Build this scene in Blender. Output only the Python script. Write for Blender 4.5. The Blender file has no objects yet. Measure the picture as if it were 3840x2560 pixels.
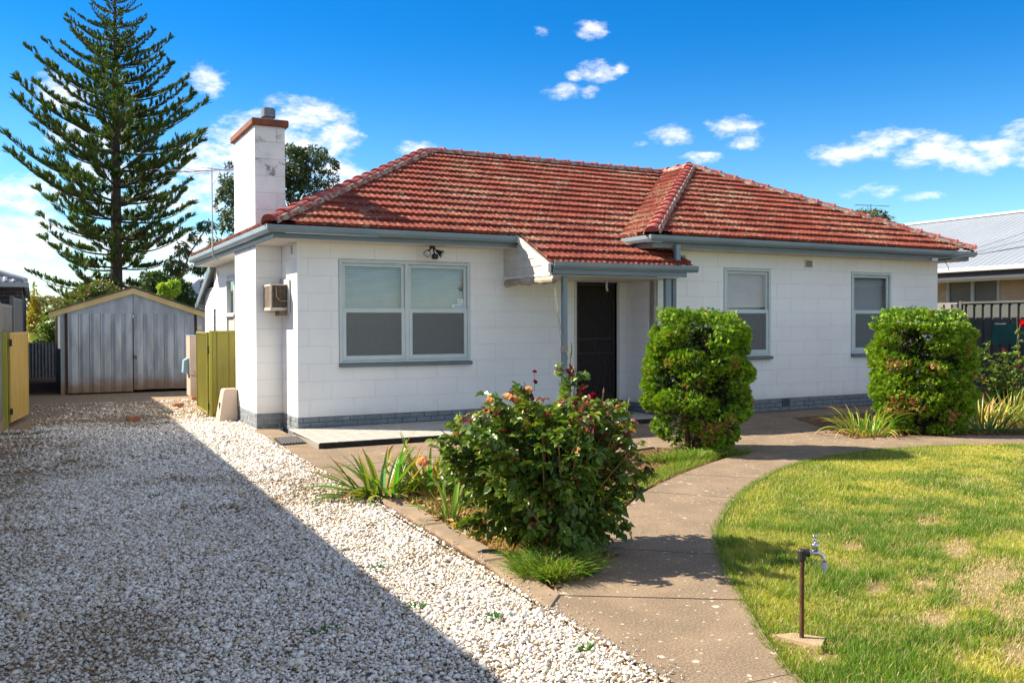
import bpy, bmesh, math, random
import numpy as np
from mathutils import Vector, Matrix, noise as mnoise
rad = math.radians
R = random.Random(7)
NR = np.random.RandomState(11)
scene = bpy.context.scene
COL = scene.collection

# ------------------------------------------------------------------ camera, world, sun, exposure
CAM = (-3.658, -14.13, 1.638)
def camera():
    yaw, pitch, roll = rad(27.86), rad(-1.115), rad(-0.146)
    f = Vector((math.sin(yaw)*math.cos(pitch), math.cos(yaw)*math.cos(pitch), math.sin(pitch)))
    r = Vector((math.cos(yaw), -math.sin(yaw), 0)); u = r.cross(f)
    r2 = r*math.cos(roll)+u*math.sin(roll); u2 = -r*math.sin(roll)+u*math.cos(roll)
    cd = bpy.data.cameras.new('camera'); co = bpy.data.objects.new('camera', cd); COL.objects.link(co)
    cd.sensor_width = 36; cd.lens = 36*3390.87/3840; cd.clip_start = .1; cd.clip_end = 3000
    m = Matrix((r2, u2, -f)).transposed().to_4x4(); m.translation = Vector(CAM)
    co.matrix_world = m
    scene.camera = co
camera()
scene.view_settings.view_transform = 'Standard'; scene.view_settings.look = 'None'
scene.view_settings.gamma = 1; scene.view_settings.use_curve_mapping = False
scene.view_settings.exposure = 2.68
SUNDIR = Vector((.98, -.75, -1)).normalized()          # the way the light travels
SUN_EL = math.asin(-SUNDIR.z); SUN_AZ = math.atan2(-SUNDIR.x, -SUNDIR.y)   # from +Y towards +X
sl = bpy.data.lights.new('sun', 'SUN'); sl.energy = 1.98; sl.angle = rad(.5); sl.color = (1, .89, .74)
so = bpy.data.objects.new('sun', sl); COL.objects.link(so)
so.rotation_euler = SUNDIR.to_track_quat('-Z', 'Y').to_euler(); so.location = (-20, 15, 25)

class NT:
    def __init__(s, tree): s.t = tree; s.n = tree.nodes; s.l = tree.links
    def node(s, typ, **kw):
        n = s.n.new(typ)
        for k, v in kw.items(): setattr(n, k, v)
        return n
    def link(s, a, b): s.l.new(a, b)
    def inp(s, sock, v):
        if hasattr(v, 'is_output'): s.l.new(v, sock)
        elif v is not None: sock.default_value = v
    def math(s, op, a, b=None, c=None, clamp=False):
        n = s.node('ShaderNodeMath', operation=op, use_clamp=clamp)
        s.inp(n.inputs[0], a)
        if b is not None: s.inp(n.inputs[1], b)
        if c is not None: s.inp(n.inputs[2], c)
        return n.outputs[0]
    def mix(s, fac, a, b, blend='MIX'):
        n = s.node('ShaderNodeMix', data_type='RGBA', blend_type=blend)
        s.inp(n.inputs[0], fac); s.inp(n.inputs[6], c4(a)); s.inp(n.inputs[7], c4(b))
        return n.outputs[2]
    def ramp(s, fac, a, b, lo=0., hi=1.):
        n = s.node('ShaderNodeMapRange', interpolation_type='SMOOTHSTEP'); s.inp(n.inputs[0], fac)
        n.inputs[1].default_value = a; n.inputs[2].default_value = b; n.inputs[3].default_value = lo; n.inputs[4].default_value = hi
        return n.outputs[0]
    def noise(s, vec, scale, detail=3, rough=.55, dist=0):
        n = s.node('ShaderNodeTexNoise'); n.inputs['Scale'].default_value = scale; n.inputs['Detail'].default_value = detail
        n.inputs['Roughness'].default_value = rough; n.inputs['Distortion'].default_value = dist
        if vec is not None: s.link(vec, n.inputs['Vector'])
        return n.outputs[0]
    def scaled(s, vec, sx, sy, sz, loc=(0, 0, 0), rot=(0, 0, 0)):
        n = s.node('ShaderNodeMapping'); s.link(vec, n.inputs[0]); n.inputs['Scale'].default_value = (sx, sy, sz)
        n.inputs['Location'].default_value = loc; n.inputs['Rotation'].default_value = rot
        return n.outputs[0]
def c4(c):
    if isinstance(c, (tuple, list)): return tuple(c)+(1,) if len(c) == 3 else tuple(c)
    return c

# sky: Nishita plus fair-weather clouds laid out by compass bearing and elevation
def world():
    w = bpy.data.worlds.new('World'); scene.world = w; w.use_nodes = True
    t = NT(w.node_tree); w.node_tree.nodes.clear()
    sky = t.node('ShaderNodeTexSky', sky_type='NISHITA'); sky.sun_disc = False
    sky.sun_elevation = SUN_EL; sky.sun_rotation = SUN_AZ
    sky.air_density = 1.0; sky.dust_density = .1; sky.ozone_density = 4.0; sky.altitude = 50
    tc = t.node('ShaderNodeTexCoord'); d = tc.outputs['Generated']
    sep = t.node('ShaderNodeSeparateXYZ'); t.link(d, sep.inputs[0]); x, y, z = sep.outputs
    az = t.math('MULTIPLY', t.math('ARCTAN2', x, y), 57.2958)
    el = t.math('MULTIPLY', t.math('ARCSINE', z), 57.2958)
    n1 = t.noise(t.scaled(d, 1, 1, 1.9), 17, 8, .66)
    n2 = t.noise(t.scaled(d, 1, 1, 2.2, (3, 1, 0)), 46, 6, .62)
    edge = t.math('ADD', t.math('MULTIPLY', t.math('SUBTRACT', n1, .5), 3.6), t.math('MULTIPLY', t.math('SUBTRACT', n2, .5), 2.6))
    blobs = [(15.0,12.6,2.9,1.2,1),(16.8,11.4,1.7,1.6,1),(12.8,10.5,3.6,2.2,1.05),(10,9.6,3.2,1.5,1),(17.0,9.4,1.8,1.0,.9),(9.3,14.4,1.0,.8,.85),(1.8,12.9,1.9,1.2,.9),(3.2,10.6,2.6,1.2,.95),
        (17.7,8.4,2.2,1.2,1),(16.6,7.3,3.5,1.0,1),(1.0,7.2,4.6,1.3,1),(8.3,7.5,4.0,1.3,1),(3.6,8.6,3.5,.9,.8),(0,4.8,5.5,1.4,1),(8,4.4,6.0,1.5,.95),(15,5.2,4.0,1.1,.9),
        (32.85,17.8,.85,.5,1),(29.8,17.75,.5,.28,.8),(33.2,15.4,1.25,.55,1),(31.9,15.2,.6,.3,.85),(34.7,15.55,.4,.3,.85),(30.95,14.3,1.05,.5,1),(32.9,14.2,.6,.3,.9),
        (37.95,11.5,1.2,.62,1),(41.7,11.75,1.55,.58,1),(42.3,10.95,1.05,.4,1),(39.7,10.05,1.4,.32,.9),(21.8,10.8,1.15,.48,1),
        (48.4,9.9,2.3,.75,1),(50.6,10.6,2.2,.65,1),(53.0,9.6,2.3,1.0,1),(55.6,9.3,2.4,1.1,1),(57.6,10.5,1.8,.7,1),(58,8.9,1.9,.6,1),(61.5,9.6,2.6,1.2,1),(49.3,7.7,1.5,.42,.95),(52.2,7.2,1.0,.2,.6),
        (-7,9,5,2,1),(-16,13,6,1.6,1),(70,9,5,1.5,1),(-2.2,2.9,4,.9,.8),(6,2.2,6,.8,.7),(36.0,11.0,.4,.2,.6)]
    cov = None
    for a, e, ww, hh, s in blobs:
        el_e = e; k = 1.35 if ww < 1.8 and hh < 1 else 1.0; ww *= k; hh *= k
        dx = t.math('DIVIDE', t.math('SUBTRACT', az, a), ww); dy = t.math('DIVIDE', t.math('SUBTRACT', el, e), hh)
        r2 = t.math('ADD', t.math('MULTIPLY', dx, dx), t.math('MULTIPLY', dy, dy))
        v = t.math('MULTIPLY', t.math('SUBTRACT', (.80 if el_e > 6 else 1.0) if k == 1 else .62, r2), s)
        cov = v if cov is None else t.math('MAXIMUM', cov, v)
    # denser cloud added outside the view to brighten the shaded walls
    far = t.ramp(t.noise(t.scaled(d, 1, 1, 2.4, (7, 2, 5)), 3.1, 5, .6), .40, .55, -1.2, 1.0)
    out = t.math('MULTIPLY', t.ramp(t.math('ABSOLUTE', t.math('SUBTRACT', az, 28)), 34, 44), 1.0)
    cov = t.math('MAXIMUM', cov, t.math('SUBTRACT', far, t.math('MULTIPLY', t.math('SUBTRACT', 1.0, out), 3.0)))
    cov = t.math('MAXIMUM', cov, -1.3)
    dens = t.ramp(t.math('ADD', cov, edge), -.35, 1.55)
    dens = t.math('MULTIPLY', dens, t.ramp(z, -.01, .03))
    # cloud body: white, a little blue-grey where thick underneath
    shade = t.ramp(n2, .25, .7)
    ccol = t.mix(shade, (.86, .89, .95), (1.06, 1.03, .99))
    hs = t.node('ShaderNodeHueSaturation'); hs.inputs['Saturation'].default_value = 1.15; hs.inputs['Value'].default_value = 1.0
    t.link(sky.outputs[0], hs.inputs['Color'])
    tint = t.mix(t.ramp(z, 0.0, .33), (.74, .83, .80), (.05, .46, .70))
    skyc = t.mix(1.0, hs.outputs[0], tint, 'MULTIPLY')
    bg1 = t.node('ShaderNodeBackground'); bg1.inputs[1].default_value = SKY_S; t.link(skyc, bg1.inputs[0])
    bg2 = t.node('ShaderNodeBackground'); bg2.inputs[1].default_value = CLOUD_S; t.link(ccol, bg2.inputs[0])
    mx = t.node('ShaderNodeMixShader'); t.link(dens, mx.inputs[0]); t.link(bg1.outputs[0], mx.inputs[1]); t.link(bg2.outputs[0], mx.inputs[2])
    o = t.node('ShaderNodeOutputWorld'); t.link(mx.outputs[0], o.inputs[0])
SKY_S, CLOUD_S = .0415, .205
world()

# ------------------------------------------------------------------ object helpers
ROOTLOC = {}
def tag(o, label=None, cat=None, group=None, kind=None):
    if label: o['label'] = label
    if cat: o['category'] = cat
    if group: o['group'] = group
    if kind: o['kind'] = kind
    return o
def attach(o, parent):
    if parent is not None:
        o.parent = parent
        o.matrix_parent_inverse = Matrix.Translation(-Vector(ROOTLOC.get(parent.name, (0, 0, 0))))
    return o
def thing(name, label, cat, loc=(0, 0, 0), group=None):
    o = bpy.data.objects.new(name, None); COL.objects.link(o); o.location = loc; o.empty_display_size = .2
    ROOTLOC[o.name] = tuple(loc)
    return tag(o, label, cat, group)
def inst(name, mesh, parent, loc=(0, 0, 0), rotz=0, rot=None, scale=None):
    o = bpy.data.objects.new(name, mesh); COL.objects.link(o); attach(o, parent)
    o.location = loc
    o.rotation_euler = rot if rot is not None else (0, 0, rotz)
    if scale is not None: o.scale = scale
    return o
class MB:
    def __init__(s): s.v = []; s.f = []; s.m = []
    def add(s, vs, fs, mi=0):
        b = len(s.v); s.v += [tuple(p) for p in vs]; s.f += [tuple(i+b for i in f) for f in fs]; s.m += [mi]*len(fs); return s
    def box(s, x0, y0, z0, x1, y1, z1, mi=0):
        x0, x1 = sorted((x0, x1)); y0, y1 = sorted((y0, y1)); z0, z1 = sorted((z0, z1))
        return s.add([(x0,y0,z0),(x1,y0,z0),(x1,y1,z0),(x0,y1,z0),(x0,y0,z1),(x1,y0,z1),(x1,y1,z1),(x0,y1,z1)],
                     [(0,3,2,1),(4,5,6,7),(0,1,5,4),(1,2,6,5),(2,3,7,6),(3,0,4,7)], mi)
    def bbox(s, x0, y0, z0, x1, y1, z1, b=.006, mi=0):
        x0, x1 = sorted((x0, x1)); y0, y1 = sorted((y0, y1)); z0, z1 = sorted((z0, z1))
        V = []; lo = (x0, y0, z0); hi = (x1, y1, z1)
        b = min(b, (x1-x0)*.4, (y1-y0)*.4, (z1-z0)*.4)
        idx = {}
        for ax in range(3):
            for sx in (0, 1):
                for sy in (0, 1):
                    for sz in (0, 1):
                        sg = (sx, sy, sz)
                        p = [(hi[i]-(b if i != ax else 0)) if sg[i] else (lo[i]+(b if i != ax else 0)) for i in range(3)]
                        idx[(ax, sg)] = len(V); V.append(p)
        F = []
        def q(*k): F.append(tuple(idx[a] for a in k))
        for ax in range(3):
            o = [i for i in range(3) if i != ax]
            for sd in (0, 1):
                ks = []
                for a, c in ((0,0),(1,0),(1,1),(0,1)):
                    sg = [0,0,0]; sg[ax] = sd; sg[o[0]] = a; sg[o[1]] = c; ks.append((ax, tuple(sg)))
                q(*ks)
        for ax in range(3):       # edges along ax
            o = [i for i in range(3) if i != ax]
            for a in (0, 1):
                for c in (0, 1):
                    s0 = [0,0,0]; s0[o[0]] = a; s0[o[1]] = c; s1 = list(s0); s1[ax] = 1
                    q((o[0], tuple(s0)), (o[0], tuple(s1)), (o[1], tuple(s1)), (o[1], tuple(s0)))
        for sx in (0, 1):
            for sy in (0, 1):
                for sz in (0, 1): q((0,(sx,sy,sz)), (1,(sx,sy,sz)), (2,(sx,sy,sz)))
        return s.add(V, F, mi)
    def prism(s, pts, h0, h1, mi=0):      # plan polygon extruded in z
        n = len(pts); V = [(x, y, h0) for x, y in pts]+[(x, y, h1) for x, y in pts]
        F = [tuple(range(n-1, -1, -1)), tuple(range(n, 2*n))]+[(i, (i+1) % n, n+(i+1) % n, n+i) for i in range(n)]
        return s.add(V, F, mi)
    def extrude(s, prof, p0, p1, out, mi=0, cap=True):   # profile (outward, up) swept from p0 to p1
        p0 = Vector(p0); p1 = Vector(p1); out = Vector(out)
        n = len(prof); V = [p0+out*a+Vector((0, 0, b)) for a, b in prof]+[p1+out*a+Vector((0, 0, b)) for a, b in prof]
        F = [(i, (i+1) % n, n+(i+1) % n, n+i) for i in range(n)]
        if cap: F += [tuple(range(n-1, -1, -1)), tuple(range(n, 2*n))]
        return s.add(V, F, mi)
    def sweep(s, prof, path, outs, mi=0):    # mitred: outs gives the outward offset vector at each path point
        n = len(prof); V = []
        for p, o in zip(path, outs): V += [Vector(p)+Vector(o)*a+Vector((0, 0, b)) for a, b in prof]
        F = []
        for k in range(len(path)-1):
            F += [(k*n+i, k*n+(i+1) % n, (k+1)*n+(i+1) % n, (k+1)*n+i) for i in range(n)]
        F += [tuple(range(n-1, -1, -1)), tuple(range((len(path)-1)*n, len(path)*n))]
        return s.add(V, F, mi)
    def tube(s, path, r, seg=6, mi=0, cap=True):
        path = [Vector(p) for p in path]; n = len(path)
        rr = r if isinstance(r, (list, tuple)) else [r]*n
        V = []; prev = None
        for i, p in enumerate(path):
            d = (path[min(i+1, n-1)]-path[max(i-1, 0)]);  d = d.normalized() if d.length > 1e-9 else Vector((0, 0, 1))
            if prev is None: a = d.orthogonal().normalized()
            else:
                a = prev-d*prev.dot(d); a = a.normalized() if a.length > 1e-6 else d.orthogonal().normalized()
            prev = a; b = d.cross(a)
            V += [p+(a*math.cos(2*math.pi*k/seg)+b*math.sin(2*math.pi*k/seg))*rr[i] for k in range(seg)]
        F = []
        for i in range(n-1):
            F += [(i*seg+k, i*seg+(k+1) % seg, (i+1)*seg+(k+1) % seg, (i+1)*seg+k) for k in range(seg)]
        if cap: F += [tuple(range(seg-1, -1, -1)), tuple(range((n-1)*seg, n*seg))]
        return s.add(V, F, mi)
    def build(s, name, mats, parent=None, smooth=False, kind=None, recalc=True, attr=None):
        me = bpy.data.meshes.new(name); me.from_pydata(s.v, [], s.f)
        for m in (mats if isinstance(mats, (list, tuple)) else [mats]): me.materials.append(m)
        if len(me.materials) > 1: me.polygons.foreach_set('material_index', s.m)
        if recalc:
            bm = bmesh.new(); bm.from_mesh(me); bmesh.ops.recalc_face_normals(bm, faces=bm.faces); bm.to_mesh(me); bm.free()
        if smooth: me.shade_smooth()
        me.update()
        o = bpy.data.objects.new(name, me); COL.objects.link(o); attach(o, parent)
        if kind: o['kind'] = kind
        return o
    def mesh(s, name, mats, smooth=False):
        o = s.build(name, mats, None, smooth); me = o.data; bpy.data.objects.remove(o); return me

def np_obj(name, V, F, mats, col=None, mi=None, parent=None, smooth=False, kind=None, linkit=True):
    """V (n,3), F (m,k) with one k for all faces; col (n,3) -> point attribute 'col'"""
    V = np.asarray(V, np.float32); F = np.asarray(F, np.int32); m, k = F.shape
    me = bpy.data.meshes.new(name)
    me.vertices.add(len(V)); me.vertices.foreach_set('co', V.ravel())
    me.loops.add(m*k); me.loops.foreach_set('vertex_index', F.ravel())
    me.polygons.add(m); me.polygons.foreach_set('loop_start', np.arange(0, m*k, k, dtype=np.int32))
    me.polygons.foreach_set('loop_total', np.full(m, k, np.int32))
    for q in (mats if isinstance(mats, (list, tuple)) else [mats]): me.materials.append(q)
    if mi is not None: me.polygons.foreach_set('material_index', np.asarray(mi, np.int32))
    me.polygons.foreach_set('use_smooth', np.full(m, smooth, bool))
    me.update(calc_edges=True)
    if col is not None:
        a = me.attributes.new('col', 'FLOAT_COLOR', 'POINT'); c = np.ones((len(V), 4), np.float32); c[:, :3] = col
        a.data.foreach_set('color', c.ravel())
    if not linkit: return me
    o = bpy.data.objects.new(name, me); COL.objects.link(o); attach(o, parent)
    if kind: o['kind'] = kind
    return o

# ------------------------------------------------------------------ materials
def mat(name, c1, c2=None, rough=.75, scale=3, detail=4, bump=0., bscale=60, metal=0., spec=.4, lo=.35, hi=.65,
        dirt=None, dscale=1.2, dlo=.55, dhi=.75, stretch=(1, 1, 1), bdist=.01, extra=None):
    m = bpy.data.materials.new(name); m.use_nodes = True; t = NT(m.node_tree); t.n.clear()
    geo = t.node('ShaderNodeNewGeometry'); pos = geo.outputs['Position']
    vec = t.scaled(pos, *stretch) if stretch != (1, 1, 1) else pos
    base = c4(c1)
    if c2 is not None: base = t.mix(t.ramp(t.noise(vec, scale, detail), lo, hi), c1, c2)
    if dirt is not None: base = t.mix(t.ramp(t.noise(vec, dscale, 6, .65), dlo, dhi), base, dirt)
    b = t.node('ShaderNodeBsdfPrincipled')
    if extra: base = extra(t, pos, base, b)
    t.inp(b.inputs['Base Color'], base); b.inputs['Roughness'].default_value = rough; b.inputs['Metallic'].default_value = metal
    b.inputs['Specular IOR Level'].default_value = spec
    if bump:
        bn = t.node('ShaderNodeBump'); bn.inputs['Strength'].default_value = bump; bn.inputs['Distance'].default_value = bdist
        t.link(t.noise(vec, bscale, 4, .6), bn.inputs['Height']); t.link(bn.outputs[0], b.inputs['Normal'])
    o = t.node('ShaderNodeOutputMaterial'); t.link(b.outputs[0], o.inputs[0])
    return m
def leaf_mat(name, rough=.45, trans=.35, spec=.4, gain=1.0):
    m = bpy.data.materials.new(name); m.use_nodes = True; t = NT(m.node_tree); t.n.clear()
    at = t.node('ShaderNodeAttribute', attribute_name='col')
    b = t.node('ShaderNodeBsdfPrincipled'); t.link(at.outputs['Color'], b.inputs['Base Color'])
    b.inputs['Roughness'].default_value = rough; b.inputs['Specular IOR Level'].default_value = spec
    tr = t.node('ShaderNodeBsdfTranslucent')
    t.link(t.mix(1.0, at.outputs['Color'], (1.25*gain, 1.2*gain, .5*gain), 'MULTIPLY'), tr.inputs['Color'])
    mx = t.node('ShaderNodeMixShader'); mx.inputs[0].default_value = trans
    t.link(b.outputs[0], mx.inputs[1]); t.link(tr.outputs[0], mx.inputs[2])
    o = t.node('ShaderNodeOutputMaterial'); t.link(mx.outputs[0], o.inputs[0])
    return m
def glass_mat(name, tint=(.8, .88, .9), refl=.06, ior=1.5):
    m = bpy.data.materials.new(name); m.use_nodes = True; t = NT(m.node_tree); t.n.clear()
    fr = t.node('ShaderNodeFresnel'); fr.inputs[0].default_value = ior
    ge = t.node('ShaderNodeNewGeometry')
    fac = t.math('MULTIPLY', t.math('ADD', fr.outputs[0], refl, clamp=True), t.math('SUBTRACT', 1.0, ge.outputs['Backfacing']))
    tr = t.node('ShaderNodeBsdfTransparent'); tr.inputs[0].default_value = c4(tint)
    gl = t.node('ShaderNodeBsdfGlossy'); gl.inputs['Roughness'].default_value = .015; gl.inputs[0].default_value = (1, 1, 1, 1)
    mx = t.node('ShaderNodeMixShader'); t.link(fac, mx.inputs[0]); t.link(tr.outputs[0], mx.inputs[1]); t.link(gl.outputs[0], mx.inputs[2])
    o = t.node('ShaderNodeOutputMaterial'); t.link(mx.outputs[0], o.inputs[0]); return m
def screen_mat(name, col, cover=.5):
    m = bpy.data.materials.new(name); m.use_nodes = True; t = NT(m.node_tree); t.n.clear()
    tr = t.node('ShaderNodeBsdfTransparent'); df = t.node('ShaderNodeBsdfDiffuse'); df.inputs[0].default_value = c4(col)
    mx = t.node('ShaderNodeMixShader'); mx.inputs[0].default_value = cover; t.link(tr.outputs[0], mx.inputs[1]); t.link(df.outputs[0], mx.inputs[2])
    o = t.node('ShaderNodeOutputMaterial'); t.link(mx.outputs[0], o.inputs[0]); return m

def smudge(t, pos, base, b):     # faint grime streaks running down and dull patches
    st = t.ramp(t.noise(t.scaled(pos, 5, 5, .5), 1.6, 5, .6), .54, .8, 0, .10)
    base = t.mix(st, base, (.46, .42, .36))
    sep = t.node('ShaderNodeSeparateXYZ'); t.link(pos, sep.inputs[0])       # splash-back of soil low on the wall
    lowz = t.math('ADD', sep.outputs[2], t.math('MULTIPLY', t.math('SUBTRACT', t.noise(pos, 5, 4, .7), .5), .35))
    base = t.mix(t.ramp(lowz, .14, .36, .22, 0), base, (.45, .40, .33))
    return t.mix(t.ramp(t.noise(pos, 9, 5, .7), .62, .8, 0, .14), base, (.5, .46, .40))
M = {}
M['white'] = mat('white_painted_block', (.86, .86, .84), (.82, .82, .80), rough=.7, scale=1.3, bump=.25, bscale=45, bdist=.003, extra=smudge)
M['chimwhite'] = mat('weathered_white_block', (.78, .77, .76), (.70, .69, .68), rough=.75, scale=2.5, bump=.45, bscale=40, bdist=.005,
                     dirt=(.27, .26, .25), dscale=2.6, dlo=.60, dhi=.76, extra=smudge)
M['mortar'] = mat('painted_joint', (.60, .59, .57), (.70, .69, .67), scale=4)
M['plinth'] = mat('grey_painted_brick', (.17, .20, .225), (.21, .235, .26), rough=.7, scale=6, bump=.5, bscale=60, dirt=(.36, .36, .36), dscale=2, dlo=.6, dhi=.8)
M['plinthj'] = mat('grey_painted_brick_joint', (.122, .145, .165))
M['trim'] = mat('blue_grey_trim_paint', (.12, .16, .185), (.14, .18, .205), rough=.42, scale=2, spec=.5)
M['gutter'] = mat('blue_grey_gutter_paint', (.16, .215, .245), (.19, .245, .275), rough=.35, scale=1.5, spec=.5)
M['soffit'] = mat('off_white_soffit', (.62, .60, .55), (.56, .54, .49), rough=.7, scale=2)
M['winframe'] = mat('pale_blue_window_paint', (.50, .575, .575), (.55, .62, .615), rough=.45, scale=3, bump=.05)
M['sill'] = mat('dark_blue_grey_sill', (.12, .155, .185), (.15, .185, .21), rough=.5, scale=4)
M['glass'] = glass_mat('window_glass', (.965, .975, .98), .045, 1.48)
M['slat'] = mat('pale_blind_slat', (.50, .55, .58), (.46, .50, .53), rough=.5)
M['screen'] = screen_mat('insect_screen', (.22, .235, .23), .50)
M['dark'] = mat('dark_room', (.03, .03, .035), rough=.9)
M['curtain'] = mat('grey_curtain', (.42, .42, .43), (.25, .25, .26), scale=1, stretch=(30, 1, .3))

def tile_extra(t, pos, base, b):
    # weathered: pale lichen scabs and black moss, thicker on some courses
    l1 = t.noise(t.scaled(pos, 1, 1.6, 1), 11, 5, .72, .6); l2 = t.noise(pos, 1.0, 2)
    a = t.math('ADD', l1, t.math('MULTIPLY', t.math('SUBTRACT', l2, .5), .35))
    k = t.ramp(a, .555, .60)
    base = t.mix(t.math('MULTIPLY', k, .80), base, t.mix(t.noise(pos, 25, 2), (.43, .32, .20), (.22, .18, .12)))
    d = t.noise(t.scaled(pos, 1, 1, 1, (4, 9, 2)), 9, 5, .7)
    base = t.mix(t.ramp(d, .54, .66, 0, .8), base, (.055, .03, .028))
    return base
M['tile'] = mat('red_concrete_roof_tile', (.245, .056, .033), (.15, .034, .023), rough=.8, scale=2.2, lo=.3, hi=.7, bump=.5, bscale=55, bdist=.004, spec=.18, extra=tile_extra)
M['cap'] = mat('red_ridge_capping', (.36, .075, .055), (.25, .045, .038), rough=.7, scale=3, bump=.6, bscale=30, bdist=.008, dirt=(.30, .26, .20), dscale=7, dlo=.56, dhi=.66)
M['bed'] = mat('mortar_bedding', (.26, .07, .055), (.30, .26, .20), rough=.9, scale=9, lo=.45, hi=.55, bump=.8, bscale=25, bdist=.015)
M['deck'] = mat('roof_underlay', (.05, .03, .028))
M['copingbrick'] = mat('terracotta_coping', (.22, .07, .032), (.15, .05, .028), rough=.8, scale=7, bump=.4, dirt=(.09, .06, .05), dscale=5, dlo=.58, dhi=.7)
M['galv'] = mat('galvanised_steel', (.17, .19, .21), (.12, .14, .16), rough=.5, metal=.5, scale=6)
M['concrete'] = None

def conc_extra(t, pos, base, b):
    vo = t.node('ShaderNodeTexVoronoi', feature='F1'); vo.inputs['Scale'].default_value = 9; vo.inputs['Randomness'].default_value = 1
    wob = t.node('ShaderNodeVectorMath', operation='ADD'); 
    nz = t.node('ShaderNodeTexNoise'); nz.inputs['Scale'].default_value = 30; t.link(pos, nz.inputs[0])
    sc = t.node('ShaderNodeVectorMath', operation='SCALE'); t.link(nz.outputs['Color'], sc.inputs[0]); sc.inputs['Scale'].default_value = .03
    t.link(pos, wob.inputs[0]); t.link(sc.outputs[0], wob.inputs[1]); t.link(wob.outputs[0], vo.inputs['Vector'])
    ws = t.node('ShaderNodeSeparateColor'); t.link(vo.outputs['Color'], ws.inputs[0])
    thr = t.math('MULTIPLY', t.ramp(ws.outputs[0], .35, 1.0), .235)
    where = t.ramp(t.noise(pos, .8, 3), .30, .5)
    spot = t.ramp(t.math('SUBTRACT', t.math('MULTIPLY', thr, where), vo.outputs['Distance']), 0, .02)
    base = t.mix(t.ramp(t.noise(pos, 1.1, 6, .7), .5, .72, 0, .6), base, (.12, .088, .06))
    base = t.mix(t.ramp(t.noise(t.scaled(pos, 1, 1, 1, (5, 5, 5)), 75, 4, .75), .42, .68, 0, .6), base, (.40, .33, .23))
    base = t.mix(t.ramp(t.noise(t.scaled(pos, 1, 1, 1, (2, 8, 5)), 48, 4, .8), .54, .70, 0, .6), base, (.12, .09, .06))
    v2 = t.node('ShaderNodeTexVoronoi', feature='F1'); v2.inputs['Scale'].default_value = 21; t.link(wob.outputs[0], v2.inputs['Vector'])
    w2_ = t.node('ShaderNodeSeparateColor'); t.link(v2.outputs['Color'], w2_.inputs[0])
    sp2 = t.ramp(t.math('SUBTRACT', t.math('MULTIPLY', t.ramp(w2_.outputs[1], .40, 1.0), .25), v2.outputs['Distance']), 0, .04)
    base = t.mix(t.math('MULTIPLY', sp2, .7), base, (.52, .47, .38))
    return t.mix(t.math('MULTIPLY', spot, .82), base, (.47, .43, .35))
M['concrete'] = mat('weathered_concrete', (.215, .152, .096), (.155, .110, .070), rough=.9, scale=2.5, bump=.6, bscale=110, bdist=.004, spec=.2, extra=conc_extra)
M['kerbc'] = mat('kerb_concrete', (.29, .215, .14), (.22, .165, .11), rough=.9, scale=5, bump=.6, bscale=90, bdist=.004, spec=.2)
M['terr'] = mat('cream_paving_tile', (.42, .40, .35), (.36, .34, .30), rough=.55, scale=7, dirt=(.30, .27, .22), dscale=5, dlo=.55, dhi=.8)
M['grout'] = mat('tile_grout', (.24, .22, .19))
M['slabedge'] = mat('mossy_black_slab_edge', (.016, .015, .012), (.03, .028, .022), rough=.9, scale=14, bump=.7, bscale=40)

# ------------------------------------------------------------------ the ground
G = -.08
def dirt_extra(t, pos, base, b):
    return t.mix(t.ramp(t.noise(pos, 14, 5, .7), .5, .7, 0, .6), base, (.10, .065, .04))
M['dirt'] = mat('dry_soil', (.19, .125, .075), (.13, .085, .05), rough=.95, scale=2, bump=.9, bscale=25, bdist=.02, spec=.1, extra=dirt_extra)
M['mulch'] = mat('bark_mulch_soil', (.20, .105, .055), (.12, .07, .04), rough=.95, scale=12, bump=1, bscale=70, bdist=.015, spec=.1, extra=dirt_extra)
M['lawnsoil'] = mat('lawn_thatch', (.30, .235, .125), (.20, .165, .075), rough=.95, scale=3, bump=.8, bscale=60, spec=.1)
def gravel_extra(t, pos, base, b):
    st = t.mix(t.noise(pos, 18, 5, .7), (.20, .135, .08), (.36, .26, .16))
    return t.mix(t.ramp(t.noise(pos, 85, 4, .8), .50, .66, 0, .75), st, (.60, .55, .47))
M['gravelbase'] = mat('gravel_bed', (.3, .2, .1), rough=.95, bump=1, bscale=40, bdist=.02, spec=.1, extra=gravel_extra)
def dist_extra(t, pos, base, b):
    return t.mix(t.ramp(t.noise(pos, .08, 5, .6), .4, .6), base, (.12, .125, .05))
M['far'] = mat('dry_grassy_ground', (.20, .16, .09), (.15, .13, .07), rough=.95, scale=.7, extra=dist_extra)

def sheet(name, pts, z, m, sub=None):
    me = bpy.data.meshes.new(name); me.from_pydata([(x, y, z) for x, y in pts], [], [tuple(range(len(pts)))])
    me.materials.append(m); me.update()
    if me.polygons[0].normal.z < 0: me.flip_normals()
    o = bpy.data.objects.new(name, me); COL.objects.link(o); o['kind'] = 'structure'; return o
sheet('ground', [(700*math.cos(a*math.pi/24), 700*math.sin(a*math.pi/24)) for a in range(48)], -.150, M['far'])

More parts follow.
